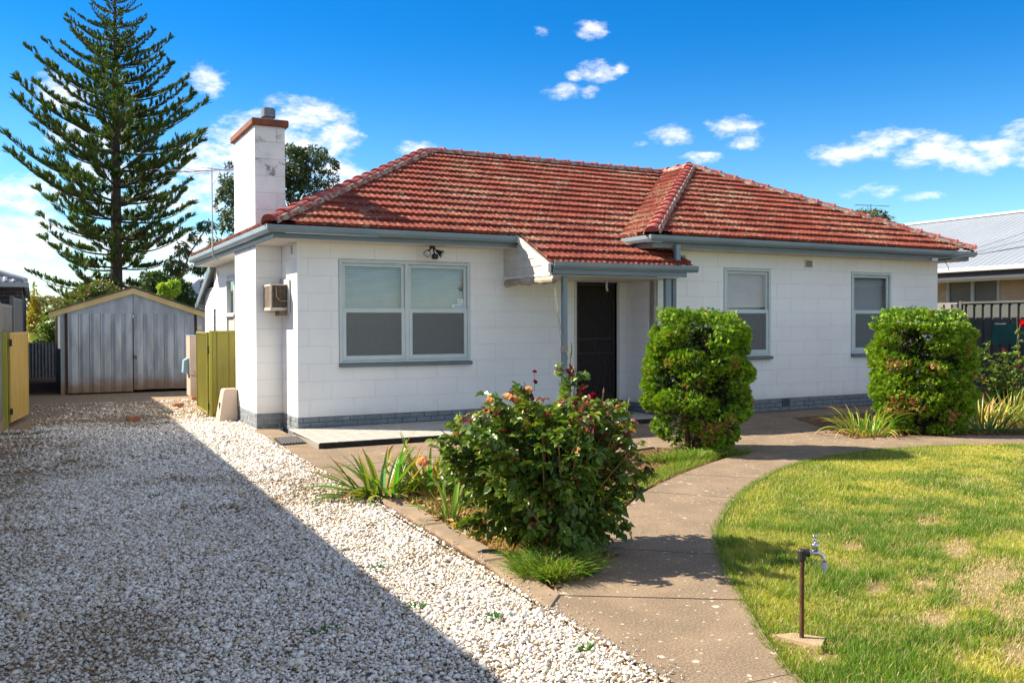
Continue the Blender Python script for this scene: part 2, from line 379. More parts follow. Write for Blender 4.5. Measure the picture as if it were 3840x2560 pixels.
def catmull(P, n=6):
    P = [Vector(p) for p in P]; Q = [P[0]*2-P[1]]+P+[P[-1]*2-P[-2]]; out = []
    for i in range(1, len(Q)-2):
        seg = []
        for k in range(n+1):
            u = k/n; a, b, c, d = Q[i-1:i+3]
            seg.append(.5*((2*b)+(c-a)*u+(2*a-5*b+4*c-d)*u*u+(3*b-a-3*c+d)*u**3))
        out.append(seg)
    return out
PL = [(-1.02,-15.5),(-1.01,-13.2),(-1.0,-11.9),(-.98,-10.84),(-.76,-9.22),(.12,-8.29),(.95,-7.42),(1.85,-6.6),(2.85,-5.93),(3.85,-5.36),(4.75,-4.93),(5.9,-4.76),(7.1,-4.68),(8.2,-4.84),(9.63,-5.64),(11,-6.8),(13,-8.6),(16,-11.5)]
PR = [(-.72,-15.5),(-.72,-13.2),(-.66,-11.9),(-.36,-10.88),(.24,-9.87),(.84,-8.95),(1.45,-8.22),(2.45,-7.33),(3.45,-6.62),(4.5,-6.05),(5.6,-5.76),(6.7,-5.68),(7.8,-5.87),(8.75,-6.18),(9.4,-6.6),(10.4,-7.5),(12.3,-9.3),(15.2,-12.3)]
def joined(a, b, ga, gb):     # pull a slab's end edge back to leave an open joint
    pass
path = thing('path', None, None); path['kind'] = 'structure'
SL, SR = catmull(PL), catmull(PR)
LAWN_EDGE = [p for s in SR for p in s[:-1]]
for i, (a, b) in enumerate(zip(SL, SR)):
    if i == 3: a = [Vector(p) for p in ((-.98,-10.84),(-.965,-10.4),(-.95,-9.94),(-.93,-9.47),(-.86,-9.33),(-.79,-9.26),(-.76,-9.22))]
    a = list(a); b = list(b); g = .007
    a[0] = a[0]+(a[1]-a[0]).normalized()*g; b[0] = b[0]+(b[1]-b[0]).normalized()*g
    a[-1] = a[-1]+(a[-2]-a[-1]).normalized()*g; b[-1] = b[-1]+(b[-2]-b[-1]).normalized()*g
    n = len(a); mb = MB(); top = G+.0015*((i*7) % 3)
    e = .014; V = []
    for lv, (zz, ins) in enumerate(((-.14, 0), (top-e, 0), (top, e))):
        for p, q in zip(a, b):
            d = (q-p).normalized()*ins
            V.append((*(p+d), zz)); V.append((*(q-d), zz))
    F = []
    for k in range(n-1):
        t0 = 4*n+2*k; F.append((t0, t0+1, t0+3, t0+2))
        for lv in (0, 1):
            o0 = lv*2*n; o1 = (lv+1)*2*n
            F.append((o0+2*k, o0+2*k+2, o1+2*k+2, o1+2*k)); F.append((o0+2*k+1, o1+2*k+1, o1+2*k+3, o0+2*k+3))
    for lv in (0, 1):
        o0 = lv*2*n; o1 = (lv+1)*2*n
        F.append((o0, o1, o1+1, o0+1)); m_ = 2*n-2; F.append((o0+m_, o0+m_+1, o1+m_+1, o1+m_))
    mb.add(V, F); mb.build('slab', M['concrete'], path)
sheet('path_joint_bed', [(-1.03,-15.6),(-1.02,-10),(-.9,-9.3),(.1,-8.2),(2.0,-6.4),(4.6,-4.9),(7.1,-4.7),(8.2,-4.8),(10,-5.9),(16.2,-11.4),(15.2,-12.5),(9.4,-6.65),(7.8,-5.9),(5.6,-5.8),(3.4,-6.6),(1.4,-8.2),(.2,-9.9),(-.4,-10.9),(-.72,-15.6)], -.118, M['dirt'])

apron = thing('paving_apron', None, None); apron['kind'] = 'structure'
def south(x):
    if x < 4.0: return -4.98+(x+.7)*.226
    if x < 4.7: return -3.95-(x-4.0)*.0-.3*(x-4)
    if x < 7.1: return -4.93+.11*(x-4.7)
    return -2.0
cols = [-.70, .8, 2.3, 3.98, 4.72, 6.0, 7.09, 8.5, 10, 11.5, 13, 14.5]
for i in range(len(cols)-1):
    x0, x1 = cols[i]+.006, cols[i+1]-.006
    yn = -1.89 if x0 < 3.8 else (-1.46 if x0 < 6 else -.99)
    ys0, ys1 = (south(x0+1e-3), south(x1-1e-3))
    if i == 3: ys0, ys1 = -3.98, -4.55
    if i == 4: ys0, ys1 = -4.88, -4.74
    if i == 5: ys0, ys1 = -4.74, -4.67
    mid0, mid1 = (yn+ys0)/2-.1, (yn+ys1)/2-.1
    if i >= 6:
        segs = [((x0, yn), (x1, yn), (x1, ys1), (x0, ys0))]
    else:
        segs = [((x0, yn), (x1, yn), (x1, mid1+.006), (x0, mid0+.006)), ((x0, mid0-.006), (x1, mid1-.006), (x1, ys1), (x0, ys0))]
    for k, s in enumerate(segs):
        pts = [list(p) for p in s]
        if i == 0:      # the edge against the gravel runs slightly askew
            for p in pts:
                if p[0] < 0: p[0] = -.60-.05*max(0, -1.9-p[1])
        MB().prism(pts, -.14, G-.002*(k == 1)).build('slab', M['concrete'], apron)
MB().prism([(-.64,-1.884),(-.21,-1.884),(-.11,.98),(-.44,.98),(-.53,.9)], -.14, G-.003).build('slab', M['concrete'], apron)
MB().prism([(4.0,-3.985),(4.71,-4.56),(4.72,-4.87),(4.60,-4.93)], -.14, G-.005).build('slab', M['concrete'], apron)

drive_edge = [(-1.0,-18),(-.99,-10.84),(-.95,-9.94),(-.94,-9.47),(-.72,-5.3),(-.66,-3),(-.62,-1.37),(-.5,1.0),(-.42,2.8),(-.02,2.8),(-.02,11.6)]
sheet('driveway', [(-7,-18)]+drive_edge+[(-7,11.6)], -.110, M['gravelbase'])
sheet('yard', [(-9,11.4),(14,11.4),(14,40),(-9,40)], -.114, M['dirt'])
sheet('lawn', [(p.x, p.y) for p in LAWN_EDGE]+[(15.2,-12.3),(16,-18),(-.7,-18)], -.106, M['lawnsoil'])
sheet('garden_bed', [(-.72,-4.97),(4.0,-3.96),(4.75,-4.9),(3.85,-5.3),(2.85,-5.9),(1.85,-6.5),(.95,-7.4),(.1,-8.2),(-.72,-9.2),(-.85,-9.3)], -.100, M['mulch'])
sheet('garden_bed', [(7.05,-4.65),(8.2,-4.8),(9.63,-5.6),(11,-6.75),(13,-8.5),(15.7,-11.6),(15.72,-2.0),(7.05,-2.0)], -.098, M['mulch'])

kerb = thing('kerb', None, None); kerb['kind'] = 'structure'
ka = [(-.67,-5.45),(-.735,-7.0),(-.80,-8.3),(-.925,-9.46)]; kb = [(-.47,-5.45),(-.55,-7.0),(-.62,-8.3),(-.745,-9.27)]
for i in range(3):
    a0, a1, b0, b1 = Vector(ka[i]), Vector(ka[i+1]), Vector(kb[i]), Vector(kb[i+1])
    g = (a1-a0).normalized()*.006
    mb = MB(); pts = [a0+g, a1-g, b1-g, b0+g]; c = sum((Vector(p) for p in pts), Vector((0, 0)))/4
    lo = [(p.x, p.y) for p in pts]; hi = [tuple(p+(c-p).normalized()*.022) for p in pts]
    V = [(x, y, -.15) for x, y in lo]+[(x, y, G-.004) for x, y in lo]+[(x, y, G+.012) for x, y in hi]
    F = [(0,1,5,4),(1,2,6,5),(2,3,7,6),(3,0,4,7),(4,5,9,8),(5,6,10,9),(6,7,11,10),(7,4,8,11),(8,9,10,11)]
    mb.add(V, F).build('kerb_stone', M['kerbc'], kerb)

# ------------------------------------------------------------------ the house
ZP, CH = .168, .28
ZT = ZP+10*CH
WE, WR, WY = 6.274, 13.861, -.953
house = thing('brick_house', 'white painted block bungalow with red tiled roof and blue grey gutters', 'house', (0, 0, 0))
HP = lambda mb, name, m, **k: mb.build(name, m, house, **k)

block_cache = {}
def block_mesh(w, h, m, t=.03, b=.003, name='block'):
    key = (round(w, 3), round(h, 3), m.name, t, b)
    if key not in block_cache:
        mb = MB(); v = []
        for y, i in ((0, 0), (-t+b, 0), (-t, b)):
            v += [(i, y, i), (w-i, y, i), (w-i, y, h-i), (i, y, h-i)]
        f = [(8, 9, 10, 11)]
        for k in (0, 4): f += [(k+j, k+(j+1) % 4, k+4+(j+1) % 4, k+4+j) for j in range(4)]
        mb.add(v, f); block_cache[key] = mb.mesh(name, m)
    return block_cache[key]
def coursed(parent, name, m, org, ang, length, z0, ch, nc, L, phase, openings=(), joint=.005, t=.03, b=.003, odd=None, endtrim=(0, 0), jit=.0):
    """courses of blocks along a wall face; org is the face plane's left end seen from outside"""
    d = Vector((math.cos(ang), math.sin(ang), 0)); nrm = Vector((math.sin(ang), -math.cos(ang), 0)); n = 0
    for c in range(nc):
        zz = z0+c*ch; ph = phase[c % len(phase)]
        cuts = [0.]; x = ph % L
        while x < length-.03:
            if x > .03: cuts.append(x)
            x += L
        cuts.append(length)
        for a, e in zip(cuts[:-1], cuts[1:]):
            spans = [(a, e)]
            for (o0, o1, oz0, oz1) in openings:
                if oz0 < zz+ch*.6 and oz1 > zz+ch*.4:
                    ns = []
                    for p, q in spans:
                        if q <= o0 or p >= o1: ns.append((p, q)); continue
                        if p < o0: ns.append((p, o0))
                        if q > o1: ns.append((o1, q))
                    spans = ns
            for p, q in spans:
                if q-p < .03: continue
                jl = joint/2 if p > 1e-6 else 0; jr = joint/2 if q < length-1e-6 else 0
                me = block_mesh(q-p-jl-jr, ch-joint, m, t, b, name)
                pos = Vector((org[0], org[1], 0))+d*(p+jl)-nrm*(t-R.uniform(0, jit)); pos.z = zz+joint/2
                inst(name, me, parent, pos, ang); n += 1
    return n
A_F, A_L, A_R = 0, -math.pi/2, math.pi/2
# the wall core stands 9 mm behind the block faces; joints read as shallow painted grooves
walls = {}
w1, w2 = .669, 2.998
wl = HP(MB().box(-.0+.004, .004, ZP, w1, .24, ZT).box(w2, .004, ZP, 5.146, .24, ZT).box(w1, .004, ZP, w2, .24, ZP+3*CH-.05).box(w1, .004, ZP+9*CH, w2, .24, ZT)
        .box(5.146, .004, 2.408, 6.043, .24, ZT).box(6.043, .004, ZP, WE+.3, .24, ZT), 'wall', M['mortar'])
coursed(wl, 'block', M['white'], (0, 0), A_F, WE, ZP, CH, 10, .735, (.175, .54), [(w1, w2, ZP+3*CH, ZP+9*CH), (5.146, 6.043, 0, 2.408)], t=.024)
# side wall with the kitchen window and the narrow louvre window
sw0, sw1 = 4.96, 5.86
lw0, lw1 = 7.10, 7.46
ws = HP(MB().box(.004, .24, ZP, .24, sw0, ZT).box(.009, sw1, ZP, .24, lw0, ZT).box(.009, lw1, ZP, .24, 8.6, 2.5).box(.009, sw0, ZP, .24, sw1, 1.0).box(.009, sw0, 2.62, .24, sw1, ZT)
        .box(.009, lw0, ZP, .24, lw1, 1.29).box(.009, lw0, 2.04, .24, lw1, ZT), 'wall', M['mortar'])
coursed(ws, 'block', M['white'], (0, 8.6), A_L, 8.6-2.725, ZP, CH, 10, .735, (.2, .56), [(8.6-sw1, 8.6-sw0, 1.0, 2.62), (8.6-lw1, 8.6-lw0, 1.29, 2.04), (0, 1.5, 2.45, 3.2)], t=.024)
coursed(ws, 'block', M['white'], (0, 1.0), A_L, .974, ZP, CH, 10, .735, (.26, .63), t=.024)
# the projecting right wing: return wall and front
ww = [(7.811, 8.988), (11.191, 12.381)]
mb = MB().box(WE, WY+.004, ZP, ww[0][0], -.71, ZT).box(ww[0][1], WY+.004, ZP, ww[1][0], -.71, ZT).box(ww[1][1], WY+.004, ZP, WR-.009, -.71, ZT)
for a, b in ww: mb.box(a, WY+.004, ZP, b, -.71, ZP+3*CH-.05).box(a, WY+.004, ZP+9*CH, b, -.71, ZT)
mb.box(WE+.009, -.71, ZP, WE+.24, .009, ZT).box(WR-.24, -.71, ZP, WR-.009, 7, ZT).box(.009, 8.6, ZP, WR, 8.7, 2.3)
wf = HP(mb, 'wall', M['mortar'])
coursed(wf, 'block', M['white'], (WE, WY), A_F, WR-WE, ZP, CH, 10, .735, (.30, .665), [(a-WE, b-WE, ZP+3*CH, ZP+9*CH) for a, b in ww], t=.024, joint=.006)
coursed(wf, 'block', M['white'], (WE, 0), A_L, -WY-.026, ZP, CH, 10, .735, (.62, .26), t=.024)
# painted brick plinth
pl = HP(MB().box(.008, .008, -.16, WE, .12, ZP-.001).box(.008, .12, -.16, .12, 8.6, ZP-.001).box(WE+.008, WY+.008, -.16, WR-.008, WY+.12, ZP-.001).box(WE+.008, WY+.12, -.16, WE+.12, .008, ZP-.001)
        .box(WR-.12, WY+.12, -.16, WR-.008, 6, ZP-.001), 'plinth', M['plinthj'])
BR = dict(joint=.011, t=.05, b=.004, jit=.003)
coursed(pl, 'brick', M['plinth'], (-.003, -.003), A_F, 5.1, -.08, .0827, 3, .257, (.1, .20, .08), **BR)
coursed(pl, 'brick', M['plinth'], (-.003, 1.0), A_L, .95, -.08, .0827, 3, .257, (.12, .22, .10), **BR)
coursed(pl, 'brick', M['plinth'], (WE-.003, 0), A_L, .90, -.08, .0827, 3, .257, (.1, .22, .09), **BR)
coursed(pl, 'brick', M['plinth'], (WE-.003, WY-.003), A_F, WR-WE, -.08, .0827, 3, .257, (.13, .02, .13), [(3.02, 3.22, -.08+.0827, .25)], **BR)
coursed(pl, 'brick', M['plinth'], (-.003, 8.6), A_L, 5.8, -.08, .0827, 3, .257, (.1, .22, .09), **BR)

# chimney breast and stack
X0, X1, Y0, Y1 = -.425, .071, 1.0, 2.725
ch = HP(MB().box(X0+.009, Y0+.009, -.16, .009, Y1-.009, 3.0).box(X0+.009, Y0+.009, 3.0, X1-.009, Y1-.009, 4.905), 'chimney', M['mortar'])
nst = 17
coursed(ch, 'block', M['chimwhite'], (X0, Y1), A_L, Y1-Y0-.026, ZP, CH, nst, .78, (.40, .78), t=.024)
coursed(ch, 'block', M['white'], (X0, Y0), A_F, .425, ZP, CH, 10, .735, (.6,), t=.024)
coursed(ch, 'block', M['chimwhite'], (X0, Y0), A_F, X1-X0, ZP+10*CH, CH, 7, .735, (.735, .735, .36, .735), t=.024)
coursed(ch, 'brick', M['plinth'], (X0-.003, Y1), A_L, Y1-Y0-.05, -.08, .0827, 3, .257, (.12, .22, .10), **BR)
coursed(ch, 'brick', M['plinth'], (X0-.003, Y0-.003), A_F, .42, -.08, .0827, 3, .257, (.12, .22, .10), **BR)
zc = 4.905
M['chimstain'] = mat('soot_marked_white_block', (.76, .75, .74), (.66, .65, .64), rough=.8, scale=2.5, bump=.5, bscale=40, bdist=.005, dirt=(.20, .19, .18), dscale=5.5, dlo=.53, dhi=.66)
for o_ in list(ch.children):
    if o_.name.startswith('block') and abs(o_.location.z-(ZP+14*CH)) < .05 and abs(o_.rotation_euler.z) < .1:
        o_.data = o_.data.copy(); o_.data.materials[0] = M['chimstain']
cop = MB()
cop.bbox(X0-.055, Y0-.055, zc, X1+.055, Y1+.055, zc+.115, .012)
cop.add([(X0-.03,Y0-.03,zc+.113),(X1+.03,Y0-.03,zc+.113),(X1+.03,Y1+.03,zc+.113),(X0-.03,Y1+.03,zc+.113),(X0+.15,Y0+.2,zc+.17),(X1-.15,Y0+.2,zc+.17),(X1-.15,Y1-.2,zc+.17),(X0+.15,Y1-.2,zc+.17)],
        [(0,1,5,4),(1,2,6,5),(2,3,7,6),(3,0,4,7),(4,5,6,7)])
cop.build('coping', M['copingbrick'], ch)
fl = MB(); fx, fy = -.15, 1.22
fl.tube([(fx, fy, zc+.1), (fx, fy, zc+.20)], .085, 16); fl.tube([(fx, fy, zc+.19), (fx, fy, zc+.325)], .118, 20); fl.tube([(fx, fy, zc+.322), (fx, fy, zc+.34)], .105, 20)
fl.build('flue', M['galv'], ch, smooth=False)

# ------------------------------------------------------------------ roof planes, tiles, hips
SL_ = .4962; EO = .584; ZG = 3.117
roof = HP(MB().add([(-.5,-.5,3.07),(3.8,3.8,5.20),(10.06,3.8,5.20),(5.9,-.45,3.13)],[(0,1,2,3)])
          .add([(3.72,-.56,3.02),(6.25,-.56,3.02),(6.25,-1.6,2.52),(3.72,-1.6,2.52)],[(0,1,2,3)]).add([(6.25,-1.0,2.80),(6.55,-1.0,2.80),(6.55,-1.6,2.52),(6.25,-1.6,2.52)],[(0,1,2,3)])
          .add([(-.5,-.5,3.07),(3.8,3.8,5.20),(3.8,7.1,5.2),(-.5,7.1,3.07)],[(0,1,2,3)]).add([(3.8,3.8,5.2),(10.06,3.8,5.2),(10.06,8.6,3.0),(3.8,8.6,3.0)],[(0,1,2,3)])
          .add([(5.80,-1.42,3.11),(5.80,-.45,3.11),(10.06,3.8,5.2),(10.06,2.84,5.2)],[(0,1,2,3)]).add([(5.80,-1.42,3.11),(14.33,-1.42,3.11),(10.06,2.84,5.2)],[(0,1,2)])
          .add([(14.33,-1.42,3.11),(10.06,2.84,5.2),(10.06,7.1,5.2),(14.33,7.1,3.11)],[(0,1,2,3)]), 'roof', M['deck'], recalc=False)
TW, TG = .213, .345
def tile_geom():
    us = [0, .06, .14, .26, .38, .46, .5, .54, .62, .74, .86, .94, 1.0]; ps = [.014, .012, .003, .001, .003, .009, .012, .009, .003, .001, .003, .012, .014]
    V = []
    for v, nn in ((-.035, .058), (-.035, .0), (TG+.01, .006)):
        for u, p in zip(us, ps): V.append((u*TW*.985, v, nn+p))
    n = len(us); F = []
    for k in range(n-1): F.append((k, k+1, 2*n+k+1, 2*n+k)); F.append((n+k, n+k+1, k+1, k))
    F.append((n, 0, 2*n)); F.append((n-1, 2*n-1, 3*n-1))
    return V, F
TV, TF = tile_geom()
tm = bpy.data.meshes.new('roof_tile'); tm.from_pydata(TV, [], TF); tm.materials.append(M['tile']); tm.update()
singles = []; rest = []
def tile_plane(org, ud, slope_dir, poly, u0, clip):
    """org on the eave line; ud along the eave; slope_dir horizontal uphill; poly in plan (x,y), convex, CCW"""
    ud = Vector(ud); up = (Vector(slope_dir)+Vector((0, 0, SL_))).normalized(); nn = ud.cross(up).normalized()
    if nn.z < 0: nn = -nn
    O = Vector(org); P = [Vector((p[0], p[1])) for p in poly]
    def inside(x, y, m): 
        q = Vector((x, y))
        return all((P[(i+1) % len(P)]-P[i]).cross(q-P[i])/(P[(i+1) % len(P)]-P[i]).length > m for i in range(len(P)))
    us = [(Vector((p.x, p.y, 0))-Vector((O.x, O.y, 0))).dot(ud) for p in P]
    vs = [(Vector((p.x, p.y, 0))-Vector((O.x, O.y, 0))).dot(Vector(slope_dir))*math.sqrt(1+SL_**2) for p in P]
    bm = bmesh.new()
    for i in range(int(math.floor(min(vs)/TG))-1, int(max(vs)/TG)+2):
        for j in range(int(math.floor((min(us)-u0)/TW))-1, int((max(us)-u0)/TW)+2):
            c = [O+ud*(u0+(j+a)*TW)+up*((i+b)*TG) for a, b in ((0, 0), (1, 0), (1, 1), (0, 1), (.5, .5))]
            ins = [inside(p.x, p.y, -.0) for p in c]
            cen = c[4]
            if not any(inside(p.x, p.y, -.06) for p in c): continue
            mt = Matrix.Identity(4)
            for k in range(3): mt[k][0] = ud[k]; mt[k][1] = up[k]; mt[k][2] = nn[k]; mt[k][3] = c[0][k]
            mt = mt @ Matrix.Rotation(R.uniform(-.006, .006), 4, 'Z') @ Matrix.Translation((0, R.uniform(-.004, .004), R.uniform(-.0025, .0035)))
            if all(inside(p.x, p.y, .0) for p in c): singles.append(((cen-Vector(CAM)).length, mt))
            else:
                vv = [bm.verts.new(mt @ Vector(p)) for p in TV]
                for f in TF: bm.faces.new([vv[a] for a in f])
    for (px, py), (qx, qy) in clip:
        d = Vector((qx-px, qy-py, 0)); nrm = Vector((d.y, -d.x, 0)).normalized()
        bmesh.ops.bisect_plane(bm, geom=bm.verts[:]+bm.edges[:]+bm.faces[:], plane_co=(px, py, 0), plane_no=nrm, clear_outer=True)
    rest.append(bm)
EY = -.545
fr = [(-.545,EY),(6.2,EY),(10.03,3.8),(3.8,3.8)]
tile_plane((-.584,EY+.03,ZG+SL_*(EY+.03+.584)), (1,0,0), (0,1,0), fr, .0, [(fr[i], fr[(i+1) % 4]) for i in range(4)])
pr1 = [(3.66,-1.615),(6.268,-1.615),(6.268,EY+.001),(3.66,EY+.001)]
tile_plane((-.584,EY+.03,ZG+SL_*(EY+.03+.584)), (1,0,0), (0,1,0), pr1, .0, [(pr1[3], pr1[0]), (pr1[0], pr1[1]), (pr1[1], pr1[2]), (pr1[2], pr1[3])])
pr2 = [(6.268,-1.615),(6.60,-1.615),(6.60,-.957),(6.268,-.957)]
tile_plane((-.584,EY+.03,ZG+SL_*(EY+.03+.584)), (1,0,0), (0,1,0), pr2, .0, [(pr2[i], pr2[(i+1) % 4]) for i in range(4)])
lf = [(-.545,7.15),(-.545,-.545),(3.8,3.8),(3.8,7.15)]
tile_plane((-.515,7.15,ZG+SL_*.069), (0,-1,0), (1,0,0), lf, .0, [(lf[i], lf[(i+1) % 4]) for i in range(4)])
wlp = [(5.766,-.46),(5.766,-1.461),(10.068,2.84),(10.06,3.83)]
tile_plane((5.796,-1.5,ZG+.041+SL_*.069), (0,-1,0), (1,0,0), wlp, -30.0*TW, [(wlp[i], wlp[(i+1) % 4]) for i in range(4)])
wfp = [(5.766,-1.461),(14.369,-1.461),(10.068,2.84)]
tile_plane((5.727,-1.431,ZG+.041+SL_*.069), (1,0,0), (0,1,0), wfp, .05, [(wfp[i], wfp[(i+1) % 3]) for i in range(3)])
singles.sort(key=lambda a: a[0])
for d, mt in singles[:300]:
    o = bpy.data.objects.new('roof_tile', tm); COL.objects.link(o); attach(o, roof); o.matrix_basis = mt
bmA = bmesh.new()
tmp = bpy.data.meshes.new('t')
for b in rest: b.to_mesh(tmp); bmA.from_mesh(tmp); b.free()
rv = np.array(TV, np.float32); parts_v = []; parts_f = []; base = 0
restme = bpy.data.meshes.new('roof_tiling'); 
for d, mt in singles[300:]:
    vv = [bmA.verts.new(mt @ Vector(p)) for p in TV]
    for f in TF: bmA.faces.new([vv[a] for a in f])
bmA.to_mesh(restme); bmA.free(); restme.materials.clear(); restme.materials.append(M['tile'])
ro = bpy.data.objects.new('roof_tiling', restme); COL.objects.link(ro); attach(ro, roof); ro['kind'] = 'stuff'

# ridge and hip caps bedded in mortar
cm = MB(); seg = 8; prof = [(math.cos(a), math.sin(a)) for a in [math.pi*(-.02+1.04*k/seg) for k in range(seg+1)]]
V = []
for y, r in ((0, .120), (.045, .124), (.07, .106), (.42, .096)):
    V += [(c*r, y, s*r*.80) for c, s in prof]
n = seg+1; F = []
for i in range(3): F += [(i*n+k, i*n+k+1, (i+1)*n+k+1, (i+1)*n+k) for k in range(seg)]
F.append(tuple(range(n)))
V += [(c*.10, 0, s*.10*.8) for c, s in prof]
cm.add(V, F); capme = cm.mesh('ridge_cap', M['cap'], smooth=False)
def caps(p0, p1, side0, side1, skip_end=False):
    p0 = Vector(p0); p1 = Vector(p1); d = p1-p0; L = d.length; d.normalize()
    y = d; x = y.cross(Vector((0, 0, 1))).normalized(); z = x.cross(y)
    n = int(round(L/.385)); st = L/n
    # mortar bed either side
    mb = MB(); K = n*4
    for s in (-1, 1):
        vs = []
        for k in range(K+1):
            c = p0+d*(L*k/K); w = .145+R.uniform(-.008, .022)
            vs += [c+x*s*.06+z*.05, c+x*s*.115+z*.045, c+x*s*w-Vector((0, 0, .03))]
        mb.add(vs, [(k*3+j, k*3+j+1, k*3+4+j, k*3+3+j) for k in range(K) for j in (0, 1)])
    mb.build('mortar_bed', M['bed'], roof)
    for k in range(n):
        c = p0+d*(st*k)+z*(.018+R.uniform(-.003, .003))
        mt = Matrix.Identity(4)
        for i in range(3): mt[i][0] = x[i]; mt[i][1] = y[i]; mt[i][2] = z[i]; mt[i][3] = c[i]
        mt = mt @ Matrix.Rotation(rad(-2.6), 4, 'X') @ Matrix.Rotation(R.uniform(-.02, .02), 4, 'Z')
        o = bpy.data.objects.new('ridge_cap', capme); COL.objects.link(o); attach(o, roof); o.matrix_basis = mt
zr = ZG+SL_*4.384+.02; zw = ZG+.041+SL_*4.34+.02
caps((-.56,-.56,ZG+.045), (3.8,3.8,zr), 1, 1)
caps((10.0,3.8,zr), (3.8,3.8,zr), 1, 1)
caps((5.75,-1.48,ZG+.085), (10.068,2.84,zw), 1, 1)
caps((14.38,-1.48,ZG+.085), (10.068,2.84,zw), 1, 1)
caps((10.068,2.84,zw), (10.068,7.1,zw), 1, 1)
MB().add([(5.74,-.52,3.17),(5.86,-.62,3.185),(10.08,3.62,5.26),(9.94,3.76,5.25)], [(0,1,2,3)]).build('valley_flashing', M['cap'], roof)

# gutters, fascias, soffits
GP = [(0, 0), (.0, -.11), (-.085, -.115), (-.115, -.07), (-.12, -.03), (-.12, -.004), (-.112, -.004), (-.11, -.03), (-.10, -.07), (-.08, -.10), (-.012, -.10), (-.012, 0)]
GP = [(-a, b) for a, b in GP]                       # outward positive
def gutter(path, outs): return MB().sweep(GP, path, outs).build('gutter', M['gutter'], house)
zf = ZG+.012
gutter([(-.474, 7.15, zf), (-.474, -.474, zf), (3.65, -.474, zf)], [(-1, 0, 0), (-1, -1, 0), (0, -1, 0)])
zf2 = ZG+.053; wx = 5.727+.11
gutter([(wx, -.52, zf2), (wx, -1.39, zf2), (14.298, -1.39, zf2), (14.298, 7, zf2)], [(-1, 0, 0), (-1, -1, 0), (1, -1, 0), (1, 0, 0)])
def fascia(path, outs, h, zt, name='fascia', m=None): return MB().sweep([(0, -h), (0, 0), (-.025, 0), (-.025, -h)], path, outs).build(name, m or M['trim'], house)
fascia([(-.476, 7.15, zf-.112), (-.476, -.476, zf-.112), (3.648, -.476, zf-.112)], [(-1, 0, 0), (-1, -1, 0), (0, -1, 0)], .075, 0)
fascia([(wx+.002, -.3, zf2-.112), (wx+.002, -1.388, zf2-.112), (14.296, -1.388, zf2-.112), (14.296, 7, zf2-.112)], [(-1, 0, 0), (-1, -1, 0), (1, -1, 0), (1, 0, 0)], .085, 0)
sz = 2.935
HP(MB().box(-.45, -.45, sz, 3.64, -.001, sz+.012).box(-.45, 0, sz, -.001, .975, sz+.012).box(-.45, 2.75, sz, -.001, 7.15, sz+.012), 'soffit', M['soffit'])
HP(MB().box(wx+.03, -1.36, sz+.03, 14.27, WY-.001, sz+.042).box(wx+.03, WY, sz+.03, WE-.002, -.3, sz+.042).box(WR+.002, WY, sz+.03, 14.27, 7, sz+.042), 'soffit', M['soffit'])

# porch: sloping tiled roof on posts, weatherboard cheek, canvas roll
zpg = 2.638
MB().sweep(GP, [(3.70, -1.56, zpg), (6.62, -1.56, zpg)], [(0, -1, 0), (0, -1, 0)]).build('gutter', M['gutter'], house)
MB().box(3.70, -1.62, zpg-.20, 6.40, -1.575, zpg-.03).box(3.70, -1.565, zpg-.20, 3.735, -.9, zpg-.06).build('fascia', M['trim'], house)
HP(MB().box(3.73, -1.56, 2.418, 6.27, -.002, 2.43), 'soffit', M['soffit'])
M['cladding'] = mat('cream_weatherboard', (.55, .53, .47), (.47, .45, .39), rough=.6, scale=3, dirt=(.30, .26, .20), dscale=3, dlo=.6, dhi=.8)
for k in range(4):                                   # weatherboards, each cut to the roof slope
    z0 = 2.45+k*.135; z1 = z0+.14
    def yl(z): return (z-(ZG-.03))/SL_-EO
    ya0 = max(-1.60, yl(z0)); ya1 = max(-1.60, yl(z1)); lo, hi = 3.655, 3.668
    MB().add([(lo-.012, ya0, z0), (lo-.012, -.002, z0), (lo, -.002, z1), (lo, min(ya1, -.01), z1), (hi, ya0, z0), (hi, -.002, z0), (hi, -.002, z1), (hi, min(ya1, -.01), z1)],
             [(0,1,2,3),(4,7,6,5),(0,3,7,4),(0,4,5,1),(1,5,6,2),(2,6,7,3)]).build('weatherboard', M['cladding'], house)
def sl(y, dz): return (y, ZG+SL_*(y+EO)+dz)
a, b = sl(-1.64, .005), sl(-.50, .005)
MB().add([(3.60, a[0], a[1]-.135), (3.60, a[0], a[1]), (3.60, b[0], b[1]), (3.60, b[0], b[1]-.10), (3.655, a[0], a[1]-.135), (3.655, a[0], a[1]), (3.655, b[0], b[1]), (3.655, b[0], b[1]-.10)],
         [(0,1,2,3),(4,7,6,5),(0,4,5,1),(1,5,6,2),(2,6,7,3),(3,7,4,0)]).build('barge_board', M['cladding'], house)
MB().box(3.615, -1.66, 2.405, 3.66, -.002, 2.448).build('batten', M['soffit'], house)
posts = MB().bbox(4.0, -1.44, .0, 4.085, -1.36, 2.42, .006); posts.build('post', M['gutter'], house)
MB().bbox(6.04, -1.5, .0, 6.165, -1.42, 2.42, .006).build('post', M['gutter'], house)
MB().bbox(6.185, -1.02, .0, 6.20, -.957, 2.42, .003).build('flashing_strip', M['soffit'], house)
dp = MB().bbox(6.20, -1.49, -.08, 6.285, -1.43, 2.42, .01); dp.build('downpipe', M['trim'], house)
MB().bbox(6.30, -1.46, 2.68, 6.40, -1.38, 3.02, .01).build('downpipe', M['gutter'], house)
